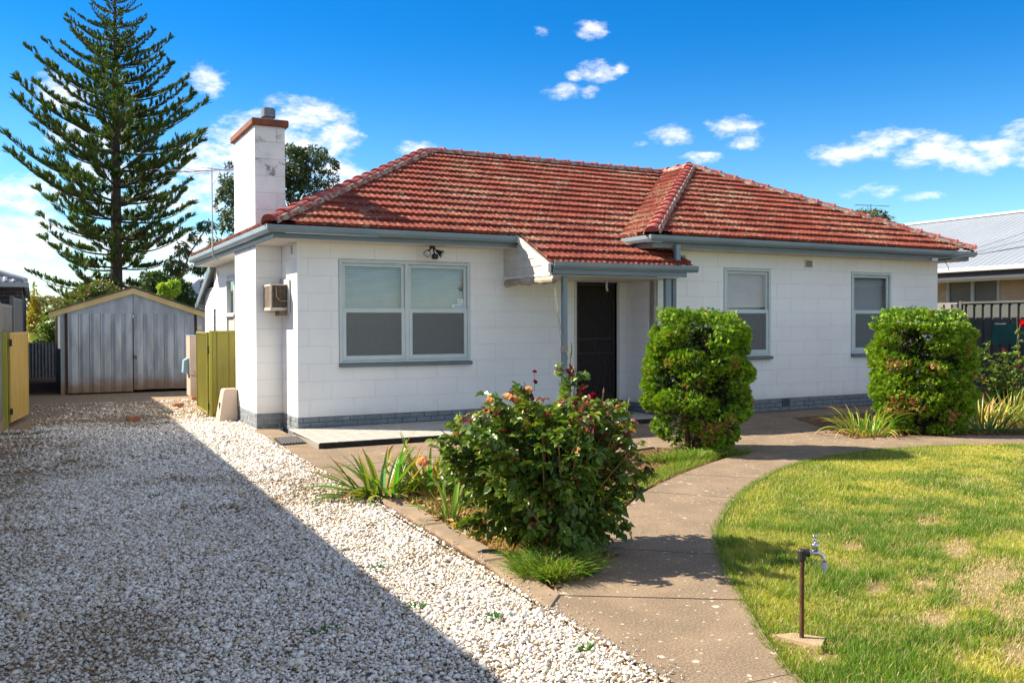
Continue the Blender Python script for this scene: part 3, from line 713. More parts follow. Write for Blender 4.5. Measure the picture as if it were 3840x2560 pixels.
# door
door = MB().box(5.15, .10, .20, 6.04, .14, 2.408).build('door', mat('dark_timber_door', (.035, .022, .018), (.02, .013, .01), rough=.5, scale=8, stretch=(1, 1, .1)), house)
M['blackm'] = mat('black_painted_metal', (.018, .017, .018), (.025, .023, .022), rough=.45, scale=20)
sd = MB(); xa, xb, za, zb = 5.165, 6.03, .21, 2.39
sd.box(xa, .045, za, xa+.05, .075, zb).box(xb-.05, .045, za, xb, .075, zb).box(xa+.05, .045, zb-.05, xb-.05, .075, zb).box(xa+.05, .045, za, xb-.05, .075, za+.09)
sd.box(xa+.05, .05, 1.075, xb-.05, .07, 1.105).box(xa+.05, .05, 1.34, xb-.05, .07, 1.37)
sd = sd.build('security_door', M['blackm'], house)
gr = MB()
for k in range(22):
    x = xa+.06+k*.0365
    pth = [(x+.012*math.sin(zz*26+(k % 2)*math.pi), .06, za+.09+zz) for zz in [q*.06 for q in range(int((zb-za-.15)/.06)+1)]]
    gr.tube(pth, .003, 3)
gr.build('grille', M['blackm'], sd, kind='stuff')
MB().box(xa+.05, .0615, za+.09, xb-.05, .0625, zb-.05).build('mesh_screen', screen_mat('black_door_mesh', (.045, .038, .036), .7), sd)
MB().tube([(xb-.065, .04, 1.25), (xb-.065, .0, 1.25), (xb-.12, .0, 1.25)], .009, 6).build('handle', M['blackm'], sd)
MB().box(5.10, -.012, .168, 5.15, .10, 2.408).box(6.043, -.012, .168, 6.095, .10, 2.408).build('door_frame', M['soffit'], house)
MB().bbox(5.05, -.16, .0, 6.14, -.002, .20, .01).build('door_step', mat('dark_red_step', (.10, .035, .028), (.06, .025, .02), rough=.6, scale=6), house)
# terrace and porch floor of cream tiles
terr = HP(MB().prism([(-.20,-1.86),(3.9,-1.86),(3.9,-1.46),(6.3,-1.46),(6.3,-.96),(6.27,-.001),(-.09,-.001)], -.13, -.014), 'terrace', M['grout'])
ts = .243; n = 0
tmsh = {}
for j in range(8):
    y0 = -.004-(j+1)*.2325; y1 = y0+.2325
    for i in range(27):
        x0 = -.19+.005*(8-j)+i*ts; x1 = x0+ts
        if x0 > 3.85 and y0 < -1.47: continue
        if x1 > 6.3: continue
        key = 't'
        if key not in tmsh:
            tmsh[key] = MB().bbox(0, 0, 0, ts-.007, .2325-.007, .016, .003).mesh('paving_tile', M['terr'])
        inst('paving_tile', tmsh[key], terr, (x0, y0, -.0155+R.uniform(0, .0012)))
MB().box(-.19, -1.876, -.10, 3.9, -1.861, -.004).box(3.902, -1.473, -.1, 6.3, -1.461, -.004).build('slab_edge', M['slabedge'], terr)

# windows: frame, sashes, glass, blinds, sill
def window(x0, x1, yf, z0, z1, bays, sticker=False, curtain=False):
    w = x1-x0; d = .07; mb = MB()
    # outer frame stands 15 mm proud of the block face
    ya, yb = yf-.016, yf+d
    mb.bbox(x0, ya, z0, x0+.055, yb, z1, .005); mb.bbox(x1-.055, ya, z0, x1, yb, z1, .005)
    mb.bbox(x0+.055, ya, z1-.055, x1-.055, yb, z1, .005); mb.bbox(x0+.055, ya, z0, x1-.055, yb, z0+.04, .005)
    if bays == 2: xm = (x0+x1)/2; mb.bbox(xm-.035, ya+.004, z0+.04, xm+.035, yb, z1-.055, .005)
    fr_ = mb.build('window', M['winframe'], house)
    zm = z0+(z1-z0)*.515
    rng = [(x0+.058, x1-.058)] if bays == 1 else [(x0+.058, (x0+x1)/2-.038), ((x0+x1)/2+.038, x1-.058)]
    for bi, (a, b) in enumerate(rng):
        up = MB(); yu = yf+.022
        up.bbox(a, yu, zm, a+.052, yu+.03, z1-.058, .004); up.bbox(b-.052, yu, zm, b, yu+.03, z1-.058, .004)
        up.bbox(a+.052, yu, z1-.108, b-.052, yu+.03, z1-.058, .004); up.bbox(a+.052, yu, zm, b-.052, yu+.03, zm+.035, .004)
        up.build('upper_sash', M['winframe'], fr_)
        lo = MB(); yl_ = yf-.008
        lo.bbox(a, yl_, z0+.043, a+.06, yl_+.028, zm+.03, .005); lo.bbox(b-.06, yl_, z0+.043, b, yl_+.028, zm+.03, .005)
        lo.bbox(a+.06, yl_, zm-.045, b-.06, yl_+.028, zm+.03, .005); lo.bbox(a+.06, yl_, z0+.043, b-.06, yl_+.028, z0+.12, .005)
        lo.build('lower_sash', M['winframe'], fr_)
        MB().box(a+.05, yu+.012, zm+.03, b-.05, yu+.016, z1-.1).build('pane', M['glass'], fr_)
        MB().box(a+.05, yu+.020, z0+.1, b-.05, yu+.024, zm).build('pane', M['glass'], fr_)
        MB().box(a+.058, yl_+.010, z0+.118, b-.058, yl_+.012, zm-.043).build('fly_screen', M['screen'], fr_)
        sl_ = MB(); zz = z0+.06
        pitch = .036
        while zz < z1-.06:
            sl_.add([(a+.02, yf+.125, zz-.010), (b-.02, yf+.125, zz-.010), (b-.02, yf+.150, zz+.020), (a+.02, yf+.150, zz+.020)], [(0,1,2,3)]); zz += pitch
        if curtain:
            cv = MB(); n_ = 60; V = []
            for k in range(n_+1):
                x = a+(b-a)*k/n_; y = yf+.20+.02*math.sin(k*.9+math.sin(k*.31)*2); V += [(x, y, z0+.05), (x, y, z1-.03)]
            cv.add(V, [(2*k, 2*k+2, 2*k+3, 2*k+1) for k in range(n_)]); cv.build('curtain', M['curtain'], fr_, smooth=True)
        o = sl_.build('blind', M['slat'], fr_, recalc=False, kind='stuff')
    if sticker:
        a, b = rng[-1]; ys = yf+.022+.0095
        M['stk'] = mat('white_sticker', (.72, .78, .80), rough=.4); M['stkb'] = mat('cyan_print', (.05, .40, .55), rough=.4); M['stkg'] = mat('grey_print', (.42, .5, .53), rough=.4)
        s = MB().box(b-.052-.215, ys, zm+.045, b-.058, ys+.001, zm+.105).box(b-.052-.115, ys, zm+.115, b-.058, ys+.001, zm+.195).build('sticker', M['stk'], fr_)
        q = MB().box(b-.052-.17, ys-.002, zm+.062, b-.115, ys-.0012, zm+.078).add([(b-.115, ys-.002, zm+.060), (b-.075, ys-.002, zm+.060), (b-.068, ys-.002, zm+.088), (b-.108, ys-.002, zm+.080)], [(0,1,2,3)]).build('print', M['stkb'], fr_)
        MB().box(b-.052-.095, ys-.002, zm+.140, b-.078, ys-.0012, zm+.150).box(b-.052-.095, ys-.002, zm+.160, b-.078, ys-.0012, zm+.166).box(b-.052-.10, ys-.002, zm+.125, b-.072, ys-.0012, zm+.129).box(b-.052-.10, ys-.002, zm+.18, b-.072, ys-.0012, zm+.184).build('print', M['stkg'], fr_)
    MB().bbox(x0-.01, yf-.075, z0-.062, x1+.02, yf+.10, z0-.004, .012).build('sill', M['sill'], fr_)
    return fr_
M['slatdark'] = mat('shaded_blind_slat', (.36, .37, .38), rough=.6)
zw0, zw1 = ZP+3*CH, ZP+9*CH-.004
window(w1+.004, w2-.004, 0, zw0, zw1, 2, sticker=True)
window(ww[0][0]+.004, ww[0][1]-.004, WY, zw0, zw1, 1)
window(ww[1][0]+.004, ww[1][1]-.004, WY, zw0, zw1, 1, curtain=True)
HP(MB().box(.3, .6, .2, 6.6, .64, 2.9).box(6.6, -.3, .2, 13.6, -.26, 2.9).box(.3, .25, .1, 13.6, 3, .14), 'inner_wall', M['dark'])
# side windows on the driveway wall (facing -X)
sw = MB(); 
for (ya, yb, za, zb) in ((sw0+.004, sw0+.06, 1.0, 2.61), (sw1-.06, sw1-.004, 1.0, 2.61), (sw0+.06, sw1-.06, 2.555, 2.61), (sw0+.06, sw1-.06, 1.0, 1.05), (sw0+.06, sw1-.06, 1.78, 1.88)):
    sw.bbox(-.016, ya, za, .07, yb, zb, .005)
sw = sw.build('window', M['winframe'], house)
MB().box(.03, sw0+.05, 1.86, .034, sw1-.05, 2.57).build('pane', M['glass'], sw)
MB().box(.02, sw0+.05, 1.04, .03, sw1-.05, 1.79).build('lower_panel', mat('beige_panel', (.42, .40, .36)), sw)
MB().bbox(-.05, sw0-.02, 1.80, -.017, sw1+.02, 1.86, .006).build('sill', M['soffit'], sw)
cv = MB(); V = []
for k in range(41):
    y = sw0+.05+(sw1-sw0-.1)*k/40; V += [(.12+.02*math.sin(k*.9), y, 1.8), (.12+.02*math.sin(k*.9), y, 2.56)]
cv.add(V, [(2*k, 2*k+2, 2*k+3, 2*k+1) for k in range(40)]).build('curtain', M['curtain'], sw, smooth=True)
lw = MB().bbox(-.012, lw0+.003, 1.29, .06, lw0+.05, 2.04, .004).bbox(-.012, lw1-.05, 1.29, .06, lw1-.003, 2.04, .004).bbox(-.012, lw0+.05, 1.99, .06, lw1-.05, 2.04, .004).bbox(-.012, lw0+.05, 1.29, .06, lw1-.05, 1.33, .004).build('window', M['soffit'], house)
for k in range(5):
    z = 1.36+k*.125
    MB().add([(.0, lw0+.05, z), (.0, lw1-.05, z), (.05, lw1-.05, z+.12), (.05, lw0+.05, z+.12)], [(0,1,2,3)]).build('louvre', mat('frosted_louvre', (.16, .17, .18), rough=.15) if k == 0 else bpy.data.materials['frosted_louvre'], lw)
HP(MB().box(.25, 4.5, .2, .29, 8.2, 2.9), 'inner_wall', M['dark'])
# rear lean-to: sloping barge and short gutter seen past the side eave
HP(MB().add([(-.10, 7.16, 2.97), (.2, 7.16, 2.97), (.2, 9.1, 2.13), (-.10, 9.1, 2.13), (-.10, 7.16, 3.02), (.2, 7.16, 3.02), (.2, 9.1, 2.18), (-.10, 9.1, 2.18)], [(0,1,2,3),(4,7,6,5),(0,4,5,1),(1,5,6,2),(2,6,7,3),(3,7,4,0)]), 'rear_roof', M['galv'])
HP(MB().add([(-.13, 7.16, 2.87), (-.13, 7.16, 3.05), (-.13, 9.12, 2.20), (-.13, 9.12, 2.02), (-.102, 7.16, 2.87), (-.102, 7.16, 3.05), (-.102, 9.12, 2.20), (-.102, 9.12, 2.02)], [(0,1,2,3),(4,7,6,5),(0,4,5,1),(1,5,6,2),(2,6,7,3),(3,7,4,0)]), 'barge_board', M['trim'])
HP(MB().bbox(-.15, 9.1, 2.04, .2, 9.2, 2.16), 'gutter', M['gutter'])
# air vents
M['ventdark'] = mat('vent_slots', (.03, .025, .02))
def vent(org, ang, m, w=.22, h=.15, slots=4):
    mb = MB().bbox(0, -.012, 0, w, .01, h, .004)
    o = mb.build('air_vent', m, house); o.location = org; o.rotation_euler = (0, 0, ang)
    s = MB()
    for k in range(slots):
        z = .022+k*(h-.03)/slots; s.add([(.03, -.0135, z), (w-.03, -.0135, z), (w-.03, -.0135, z+(h-.03)/slots*.55), (.03, -.0135, z+(h-.03)/slots*.55)], [(0,1,2,3)])
    q = s.build('slot', M['ventdark'], None); q.parent = o; q.location = (0, 0, 0)
vent((9.88, WY, 2.74), 0, M['soffit']); vent((6.70, WY, 2.74), 0, M['soffit'])
vent((0, .36, 2.74), A_L, M['white'], .17, .17, 4)
vent((0, 6.9, 2.72), A_L, M['white'], .17, .15, 3)
vent((9.30, WY-.003, .005), 0, mat('blue_steel_vent', (.07, .12, .15), rough=.5), .20, .155, 6)
vent((-.003, .55, .0), A_L, M['plinth'], .12, .155, 6)

# ------------------------------------------------------------------ things on and around the house
C_ = MB
# wall-mounted air conditioner
ac = thing('air_conditioner', 'rusty cream box air conditioner on the side wall beside the chimney breast', 'air conditioner', (0, .7, 1.85))
M['acbody'] = mat('aged_cream_metal', (.50, .45, .36), (.42, .36, .27), rough=.5, scale=4, dirt=(.20, .07, .025), dscale=6, dlo=.58, dhi=.66)
M['accoil'] = mat('brown_coil', (.11, .085, .05), (.05, .04, .03), rough=.7, scale=5, stretch=(1, 1, 6))
M['acgrille'] = mat('brown_grille', (.17, .12, .085), rough=.6)
x0, y0, y1, z0, z1 = -.31, .47, .985, 1.86, 2.285
b = C_().bbox(x0, y0, z0, x0+.03, y0+.03, z1, .004).bbox(x0, y1-.04, z0, x0+.03, y1, z1, .004).bbox(x0, y0+.03, z1-.035, x0+.03, y1-.04, z1, .004).bbox(x0, y0+.03, z0, x0+.03, y1-.04, z0+.05, .004)
b.bbox(x0+.03, y0+.02, z1-.02, -.012, y1, z1, .004).bbox(x0+.03, y0, z0, -.012, y1, z0+.05, .004).bbox(-.04, y0, z0+.05, -.012, y0+.02, z1-.02, .003).bbox(x0+.03, y0, z1-.02, -.012, y0+.02, z1, .002)
b.build('casing', M['acbody'], ac)
C_().box(x0+.03, y0+.025, z0+.05, -.015, y1-.01, z1-.02).build('coil', M['accoil'], ac)
g = C_()
for k in range(26): g.box(x0+.035, y0+.012, z0+.06+k*.0132, -.04, y0+.016, z0+.063+k*.0132)
for k in range(3): g.tube([(x0+.09+k*.07, y0+.01, z0+.05), (x0+.09+k*.07, y0+.01, z1-.02)], .004, 4)
g.build('coil_guard', M['acgrille'], ac, kind='stuff')
C_().tube([(x0+.09, y0+.004, z1-.05), (x0+.10, y0+.0, z0+.22), (x0+.16, y0-.002, z0+.15), (x0+.27, y0, z0+.16)], .006, 6).build('hose', M['acbody'], ac, smooth=True)
for k in range(11):
    z = z0+.06+k*.031
    C_().add([(x0+.002, y0+.035, z), (x0+.002, y1-.045, z), (x0+.022, y1-.045, z+.024), (x0+.022, y0+.035, z+.024)], [(0,1,2,3)]).build('slat', M['acgrille'], ac)
C_().box(x0+.024, y0+.03, z0+.05, x0+.029, y1-.04, z1-.04).build('back_plate', M['dark'], ac)
C_().bbox(-.034, .40, 1.80, -.012, .92, 2.37, .003).build('mounting_plate', M['soffit'], ac)
C_().bbox(-.16, .50, 1.78, -.036, .80, 1.858, .004).build('bracket', M['acgrille'], ac)
C_().bbox(-.05, .82, 2.32, -.035, .93, 2.39, .003).build('switch', mat('grey_box', (.30, .32, .36)), ac)

# twin flood light with sensor under the front eave
fl = thing('flood_light', 'black twin spotlight with motion sensor under the front eave', 'light', (2.22, -.18, 2.93))
fb = M['blackm']; c0 = Vector((2.22, -.18, 2.93))
C_().tube([c0, c0-Vector((0, 0, .03))], .05, 12).build('base', fb, fl)
M['lens'] = mat('frosted_lamp_glass', (.55, .56, .54), (.40, .41, .40), rough=.15, scale=20)
for sx, d in ((-1, Vector((-.45, -.62, -.45))), (1, Vector((.52, -.45, -.42)))):
    p = c0+Vector((sx*.02, -.01, -.03)); q = c0+Vector((sx*.085, -.03, -.085)); d = d.normalized(); e = q+d*.085
    a = C_().tube([p, q], .014, 8).tube([q-d*.02, q+d*.01, q+d*.05, e, e+d*.012], [.022, .03, .045, .062, .063], 14)
    h = a.build('lamp_head', fb, fl, smooth=False)
    C_().tube([e+d*.011, e+d*.02, e+d*.026], [.057, .045, .01], 14).build('lens', M['lens'], h, smooth=True)
C_().tube([c0+Vector((.01, -.01, -.03)), c0+Vector((.03, -.02, -.13))], .013, 8).bbox(c0.x-.015, c0.y-.075, c0.z-.215, c0.x+.085, c0.y+.02, c0.z-.125, .02).build('sensor', fb, fl)

# porch lamp hook, rolled canvas blind and its cord
C_().tube([(5.48, -.5, 2.42), (5.48, -.5, 2.28), (5.50, -.5, 2.22)], [.022, .02, .016], 8).build('porch_lamp', M['soffit'], house, smooth=True)
cb = thing('canvas_blind', 'rolled up beige canvas blind hanging under the porch side boards', 'blind', (3.635, -.95, 2.33))
M['canvas'] = mat('beige_canvas', (.40, .335, .265), (.27, .22, .17), rough=.9, scale=6, bump=.6, bscale=18, bdist=.02, stretch=(1, .4, 1))
V = []; F = []; n = 26; sg = 12
for i in range(n+1):
    u = i/n; y = -.13-1.64*u; r = .058+.010*math.sin(u*17)+.006*math.sin(u*41); zc_ = 2.335+.018*math.sin(u*3.1)-.01*u
    for k in range(sg):
        a = 2*math.pi*k/sg; rr = r*(1+.12*math.sin(a*2+u*9)); V.append((3.635+rr*math.cos(a)*.9, y, zc_+rr*math.sin(a)))
for i in range(n): F += [(i*sg+k, i*sg+(k+1) % sg, (i+1)*sg+(k+1) % sg, (i+1)*sg+k) for k in range(sg)]
F += [tuple(range(sg)), tuple(range(n*sg, (n+1)*sg))]
C_().add(V, F).build('canvas_roll', M['canvas'], cb, smooth=False)
C_().tube([(3.635+.004*t*math.cos(t*1.2), -1.777, 2.325+.004*t*math.sin(t*1.2)) for t in range(1, 12)], .004, 4).build('rolled_end', M['acgrille'], cb)
C_().add([(3.63, -.15, 2.40), (3.63, -1.75, 2.40), (3.60, -1.75, 2.36), (3.60, -.9, 2.345), (3.60, -.15, 2.37)], [(0,1,2,3,4)]).build('canvas_flap', M['canvas'], cb)
M['rope'] = mat('pale_rope', (.50, .47, .40), (.36, .33, .28), rough=.9, scale=40)
pts = [Vector((3.66, -1.74, 2.32)), Vector((3.78, -1.62, 1.95)), Vector((3.95, -1.47, 1.45)), Vector((4.03, -1.452, 1.26))]
C_().tube(pts, .006, 5).tube([(3.665, -1.73, 2.3), (3.73, -1.64, 2.0), (3.97, -1.46, 1.22)], .004, 5).build('cord', M['rope'], cb)
kn = C_()
for k in range(5):
    z = 1.18+k*.022; a = [(4.042+.056*math.cos(t), -1.40+.056*math.sin(t), z+.006*math.sin(t*2)) for t in [q*math.pi/6 for q in range(13)]]; kn.tube(a, .009, 5)
kn.tube([(4.05, -1.455, 1.2), (4.07, -1.47, 1.08), (4.055, -1.46, .98)], .007, 5); kn.build('knot', M['rope'], cb)

# doormat, drain grate
mt_ = C_().bbox(5.2, -.62, .003, 5.98, -.18, .016, .003).build('doormat', mat('dark_coir_mat', (.03, .027, .025), (.05, .045, .04), rough=.95, scale=60)); tag(mt_, 'dark rectangular doormat on the tiled porch floor', 'doormat')
gt = thing('drain_grate', 'black corrugated rubber mat lying beside the terrace corner', 'mat', (-.36, -.85, G))
M['rubber'] = mat('black_rubber', (.022, .022, .024), (.04, .038, .036), rough=.6, scale=20)
q = C_(); V = []
nn = 40
for i in range(nn+1):
    u = i/nn; zz = G+.012+.016*(abs((u*8) % 1-.5)*2)
    V += [(-.57+.36*u+.0, -1.24+.02*u, zz), (-.50+.36*u, -.50+.03*u, zz+.004)]
q.add(V, [(2*i, 2*i+1, 2*i+3, 2*i+2) for i in range(nn)]).build('ribbed_sheet', M['rubber'], gt)
C_().prism([(-.565,-1.235), (-.215,-1.215), (-.145,-.475), (-.495,-.495)], G-.002, G+.011).build('mat_base', M['rubber'], gt)

# insulator on the right corner of the eave and the service wires
ins = thing('wire_insulator', 'white insulator on the fascia at the right end of the front eave', 'insulator', (13.12, -1.42, 2.95))
C_().tube([(13.05, -1.42, 2.955), (13.14, -1.49, 2.955)], .045, 8).build('housing', M['soffit'], ins)
C_().tube([(13.14, -1.48, 2.95), (13.32, -1.55, 2.97), (13.45, -1.60, 2.99)], .018, 6).build('arm', M['blackm'], ins)
C_().tube([(13.3, -1.55, 2.96), (13.36, -1.54, 2.86), (13.42, -1.53, 2.84), (13.44, -1.53, 2.74)], .007, 5).build('lead', M['blackm'], ins)
M['wire'] = mat('grey_wire', (.25, .26, .27), rough=.5)
for i, (p, q, r, lb) in enumerate([((13.45, -1.60, 2.99), (22, -6.2, 5.05), .010, 'thick pale service cable rising from the eave insulator, the lowest wire'),
                    ((13.42, -1.60, 2.97), (22, -6.0, 5.25), .006, 'thin grey wire from the eave insulator, second lowest of the four wires'),
                    ((13.38, -1.58, 2.98), (22, -6.0, 5.9), .006, 'thin grey wire from the eave insulator, second highest of the four wires'),
                    ((13.30, -1.50, 2.98), (22, -5.8, 6.6), .006, 'thin grey wire from the eave insulator, the highest of the four wires')]):
    P, Q = Vector(p), Vector(q)
    o = C_().tube([P.lerp(Q, t/12)-Vector((0, 0, .18*math.sin(math.pi*t/12))) for t in range(13)], r, 4).build('service_wire', M['wire']); tag(o, lb, 'wire', 'service wires')

# television aerial on the side fascia
def aerial(name, base, top, bdir, label, elems, mdir, blen, m):
    a = thing(name, label, 'aerial', base)
    b, t = Vector(base), Vector(top)
    C_().tube([b+Vector((.12, 0, -.18)), b+Vector((.02, 0, -.12)), b, t+Vector((0, 0, .06))], .014, 6).build('mast', m, a)
    bd = Vector(bdir).normalized(); md = Vector(mdir).normalized()
    C_().tube([t-bd*blen*.55, t+bd*blen*.45], .011, 5).build('boom', m, a)
    C_().tube([t-Vector((0, 0, .3)), t-Vector((0, 0, .12))+bd*.12, t+bd*.16], .008, 4).build('brace', m, a)
    for s, l, dz in elems:
        c = t+bd*s*blen+Vector((0, 0, dz)); C_().tube([c-md*l/2, c+md*l/2], .006, 4).build('element', m, a)
    return a
M['alu'] = mat('aluminium_rod', (.60, .62, .65), (.45, .46, .48), rough=.35, metal=.7)
aerial('tv_aerial', (-.60, 4.0, 3.06), (-.60, 4.0, 4.60), (.9, -.25, .08), 'television aerial on a thin mast fixed to the side eave behind the chimney', [(-.5, 1.9, 0), (-.35, 1.5, 0), (-.15, 1.2, 0), (.05, 1.1, .02), (.2, 1.3, 0), (.36, .9, 0), (.44, .8, 0)], (.55, .75, .1), 1.1, M['alu'])
M['darkalu'] = mat('dark_rod', (.05, .055, .07), rough=.5)
aerial('tv_aerial', (29.24, 14.0, 4.2), (29.24, 14.0, 6.85), (-.85, .5, .06), 'small dark television aerial above the right end of the tiled roof', [(-.5, .35, 0), (-.42, .35, 0), (-.34, .35, 0), (.0, .4, -.05), (.1, .4, -.05), (.2, .4, -.05), (.3, .4, -.05), (.4, .4, -.05), (.45, .4, -.05)], (.5, .85, 0), 1.5, M['darkalu'])

# garden tap on its standpipe
tp = thing('garden_tap', 'chrome garden tap on a rusty standpipe at the edge of the lawn', 'tap', (.03, -10.53, G))
M['rustpipe'] = mat('rusty_pipe', (.13, .062, .028), (.075, .035, .02), rough=.6, scale=9, metal=.3, bump=.4)
M['chrome'] = mat('worn_chrome', (.62, .63, .66), (.48, .49, .52), rough=.22, metal=1, scale=25)
M['padc'] = mat('tap_pad_concrete', (.40, .30, .17), (.32, .235, .14), rough=.9, scale=9, bump=.5, bscale=80)
tx, ty = .03, -10.53; hd = Vector((.87, -.49, 0)).normalized()*.62
ft = C_().tube([(tx, ty, G-.02), (tx, ty, .37)], .0125, 12).build('standpipe', M['rustpipe'], tp)
C_().tube([(tx, ty, .345), (tx, ty, .352), (tx, ty, .40), (tx, ty, .405)], [.018, .022, .022, .018], 12).tube([Vector((tx, ty, .388)), Vector((tx, ty, .388))+hd*.045], .021, 12).tube([Vector((tx, ty, .388))+hd*.045, Vector((tx, ty, .388))+hd*.062], .0235, 12).build('elbow', mat('black_elbow', (.022, .02, .02), rough=.45), tp)
o = Vector((tx, ty, .388)); up = Vector((0, 0, 1))
body = C_().tube([o+hd*.062, o+hd*.075], .016, 10)
body.tube([o+hd*.07, o+hd*.10, o+hd*.125, o+hd*.15-up*.002, o+hd*.175-up*.014, o+hd*.19-up*.034, o+hd*.194-up*.052], [.012, .017, .018, .014, .0125, .0125, .0125], 12)
body.tube([o+hd*.115+up*.008, o+hd*.115+up*.03, o+hd*.115+up*.034, o+hd*.115+up*.05, o+hd*.115+up*.054], [.017, .018, .021, .021, .012], 10)
body.build('tap_body', M['chrome'], tp, smooth=True)
C_().tube([o+hd*.115+up*.05, o+hd*.115+up*.085], .006, 8).tube([o+hd*.115+up*.08, o+hd*.115+up*.092, o+hd*.115+up*.10], [.008, .011, .006], 8).tube([o+hd*.115+up*.093-hd*.03-Vector((0, .01, 0)), o+hd*.115+up*.097+hd*.03+Vector((0, .01, 0))], [.0055, .0075], 8).build('handle', M['chrome'], tp, smooth=True)
C_().tube([o+hd*.194-up*.05, o+hd*.194-up*.056, o+hd*.194-up*.078, o+hd*.194-up*.08], [.015, .019, .019, .014], 12).tube([o+hd*.194-up*.08, o+hd*.194-up*.10], .012, 10).build('hose_fitting', mat('grey_plastic', (.45, .48, .52), rough=.4), tp, smooth=False)
pad = C_().prism([(-.085, -10.42), (.045, -10.45), (.145, -10.59), (.015, -10.68)], -.13, G+.004); pad.build('concrete_pad', M['padc'], tp)

# ------------------------------------------------------------------ the garage
M['zinc'] = mat('weathered_zinc_sheet', (.26, .30, .345), (.36, .41, .48), rough=.42, metal=.35, scale=1.1, stretch=(3.2, 1, .7), lo=.4, hi=.62, dirt=(.19, .20, .21), dscale=2)
def rust_extra(t, pos, base, b):
    sep = t.node('ShaderNodeSeparateXYZ'); t.link(pos, sep.inputs[0])
    n = t.math('MULTIPLY', t.math('SUBTRACT', t.noise(pos, 3, 5, .7), .5), .5)
    k = t.ramp(t.math('ADD', sep.outputs[2], n), .02, .42, .85, 0)
    return t.mix(k, base, (.23, .135, .07))
M['zincrust'] = mat('zinc_sheet_with_rust_foot', (.25, .29, .335), (.38, .43, .50), rough=.4, metal=.35, scale=1.1, stretch=(3.2, 1, .7), lo=.4, hi=.62, extra=rust_extra)
M['cream'] = mat('yellowed_cream_board', (.66, .53, .27), (.58, .44, .20), rough=.7, scale=3, dirt=(.30, .15, .06), dscale=2.5, dlo=.62, dhi=.75)
ga = thing('garage', 'grey metal garage with double doors and cream gable boards closing the driveway', 'garage', (-1.4, 11.0, G))
GX0, GX1, GY, zE, zA = -3.08, .29, 11.0, 1.88, 2.44
ga_w = C_().box(GX0, GY+.02, -.15, -2.92, GY+.08, 1.92).box(.11, GY+.02, -.15, GX1, GY+.08, 1.92)
ga_w.box(GX0, GY+.08, -.15, GX0+.04, 17, 1.88).box(GX1-.04, GY+.08, -.15, GX1, 17, 1.88).box(GX0, 16.96, -.15, GX1, 17, 1.88)
ga_w.build('wall', M['zincrust'], ga)
C_().add([(-2.97, GY+.0, 1.92), (.16, GY, 1.92), (.16, GY, 1.93), (-1.4, GY, 2.45), (-2.97, GY, 1.93), (-2.97, GY+.05, 1.92), (.16, GY+.05, 1.92), (.16, GY+.05, 1.93), (-1.4, GY+.05, 2.45), (-2.97, GY+.05, 1.93)],
         [(0,1,2,3,4),(9,8,7,6,5),(0,5,6,1)]).build('gable', M['zinc'], ga)
C_().box(-1.405, GY-.004, 1.92, -1.385, GY+.001, 2.42).build('seam', M['galv'], ga)
for s, (a, b) in enumerate(((-2.915, -1.408), (-1.392, .105))):
    dr = C_().box(a+.01, GY+.012, -.06 if s == 0 else -.03, b-.01, GY+.03, 1.93).build('door', M['mortar'], ga)
    n = 6; w = (b-a)/n
    for k in range(n):
        z0_ = -.07+(.035 if s else 0)+.006*k*s; x = a+k*w; bow = .012
        V = []; 
        xs = [x+.003, x+.02, x+w*.35, x+w*.65, x+w-.018, x+w-.002]; ys = [GY-.012, GY-.002, GY-bow, GY-bow+.004, GY-.002, GY-.006]
        for xx, yy in zip(xs, ys): V += [(xx, yy, z0_), (xx, yy, 1.918)]
        for xx, yy in zip(xs, ys): V += [(xx, GY+.011, z0_), (xx, GY+.011, 1.918)]
        F = [(2*i, 2*i+2, 2*i+3, 2*i+1) for i in range(5)]+[(12+2*i, 12+2*i+1, 12+2*i+3, 12+2*i+2) for i in range(5)]
        F += [(0, 1, 13, 12), (10, 22, 23, 11)]+[(2*i+1, 2*i+3, 15+2*i, 13+2*i) for i in range(5)]
        C_().add(V, F).build('metal_sheet', M['zincrust'], dr)
C_().tube([(-1.43, GY-.03, .83), (-1.33, GY-.03, .83)], .014, 6).bbox(-1.36, GY-.04, .76, -1.32, GY-.016, .83, .005).build('latch', mat('brass_latch', (.20, .12, .04), rough=.5, metal=.5), ga)
M['darkpost'] = mat('dark_timber_post', (.06, .035, .025), (.035, .022, .018), rough=.8, scale=8)
C_().bbox(-2.975, GY-.03, -.15, -2.918, GY+.03, 1.93).build('post', M['darkpost'], ga)
C_().bbox(.108, GY-.03, -.15, .165, GY+.03, 1.93).build('post', M['darkpost'], ga)
for a, b in (((-3.34, 1.855), (-1.4, 2.505)), ((.40, 1.855), (-1.4, 2.505))):
    V = []
    for yy in (GY-.10, GY-.065):
        V += [(a[0], yy, a[1]-.045), (b[0], yy, b[1]-.07), (b[0], yy, b[1]+.075), (a[0], yy, a[1]+.09)]
    C_().add(V, [(0,1,2,3),(4,7,6,5),(0,4,5,1),(1,5,6,2),(2,6,7,3),(3,7,4,0)]).build('barge_board', M['cream'], ga)
M['mossroof'] = mat('mossy_grey_roof', (.17, .16, .12), (.10, .10, .07), rough=.95, scale=6, bump=.6, bscale=20)
for s in (-1, 1):
    xe = -3.38 if s < 0 else .44
    C_().add([(xe, GY-.14, 1.935), (-1.4, GY-.14, 2.60), (-1.4, 17.2, 2.60), (xe, 17.2, 1.935), (xe, GY-.14, 1.965), (-1.4, GY-.14, 2.63), (-1.4, 17.2, 2.63), (xe, 17.2, 1.965)],
             [(0,1,2,3),(4,7,6,5),(0,4,5,1),(2,6,7,3),(3,7,4,0)]).build('roof', M['mossroof'], ga)
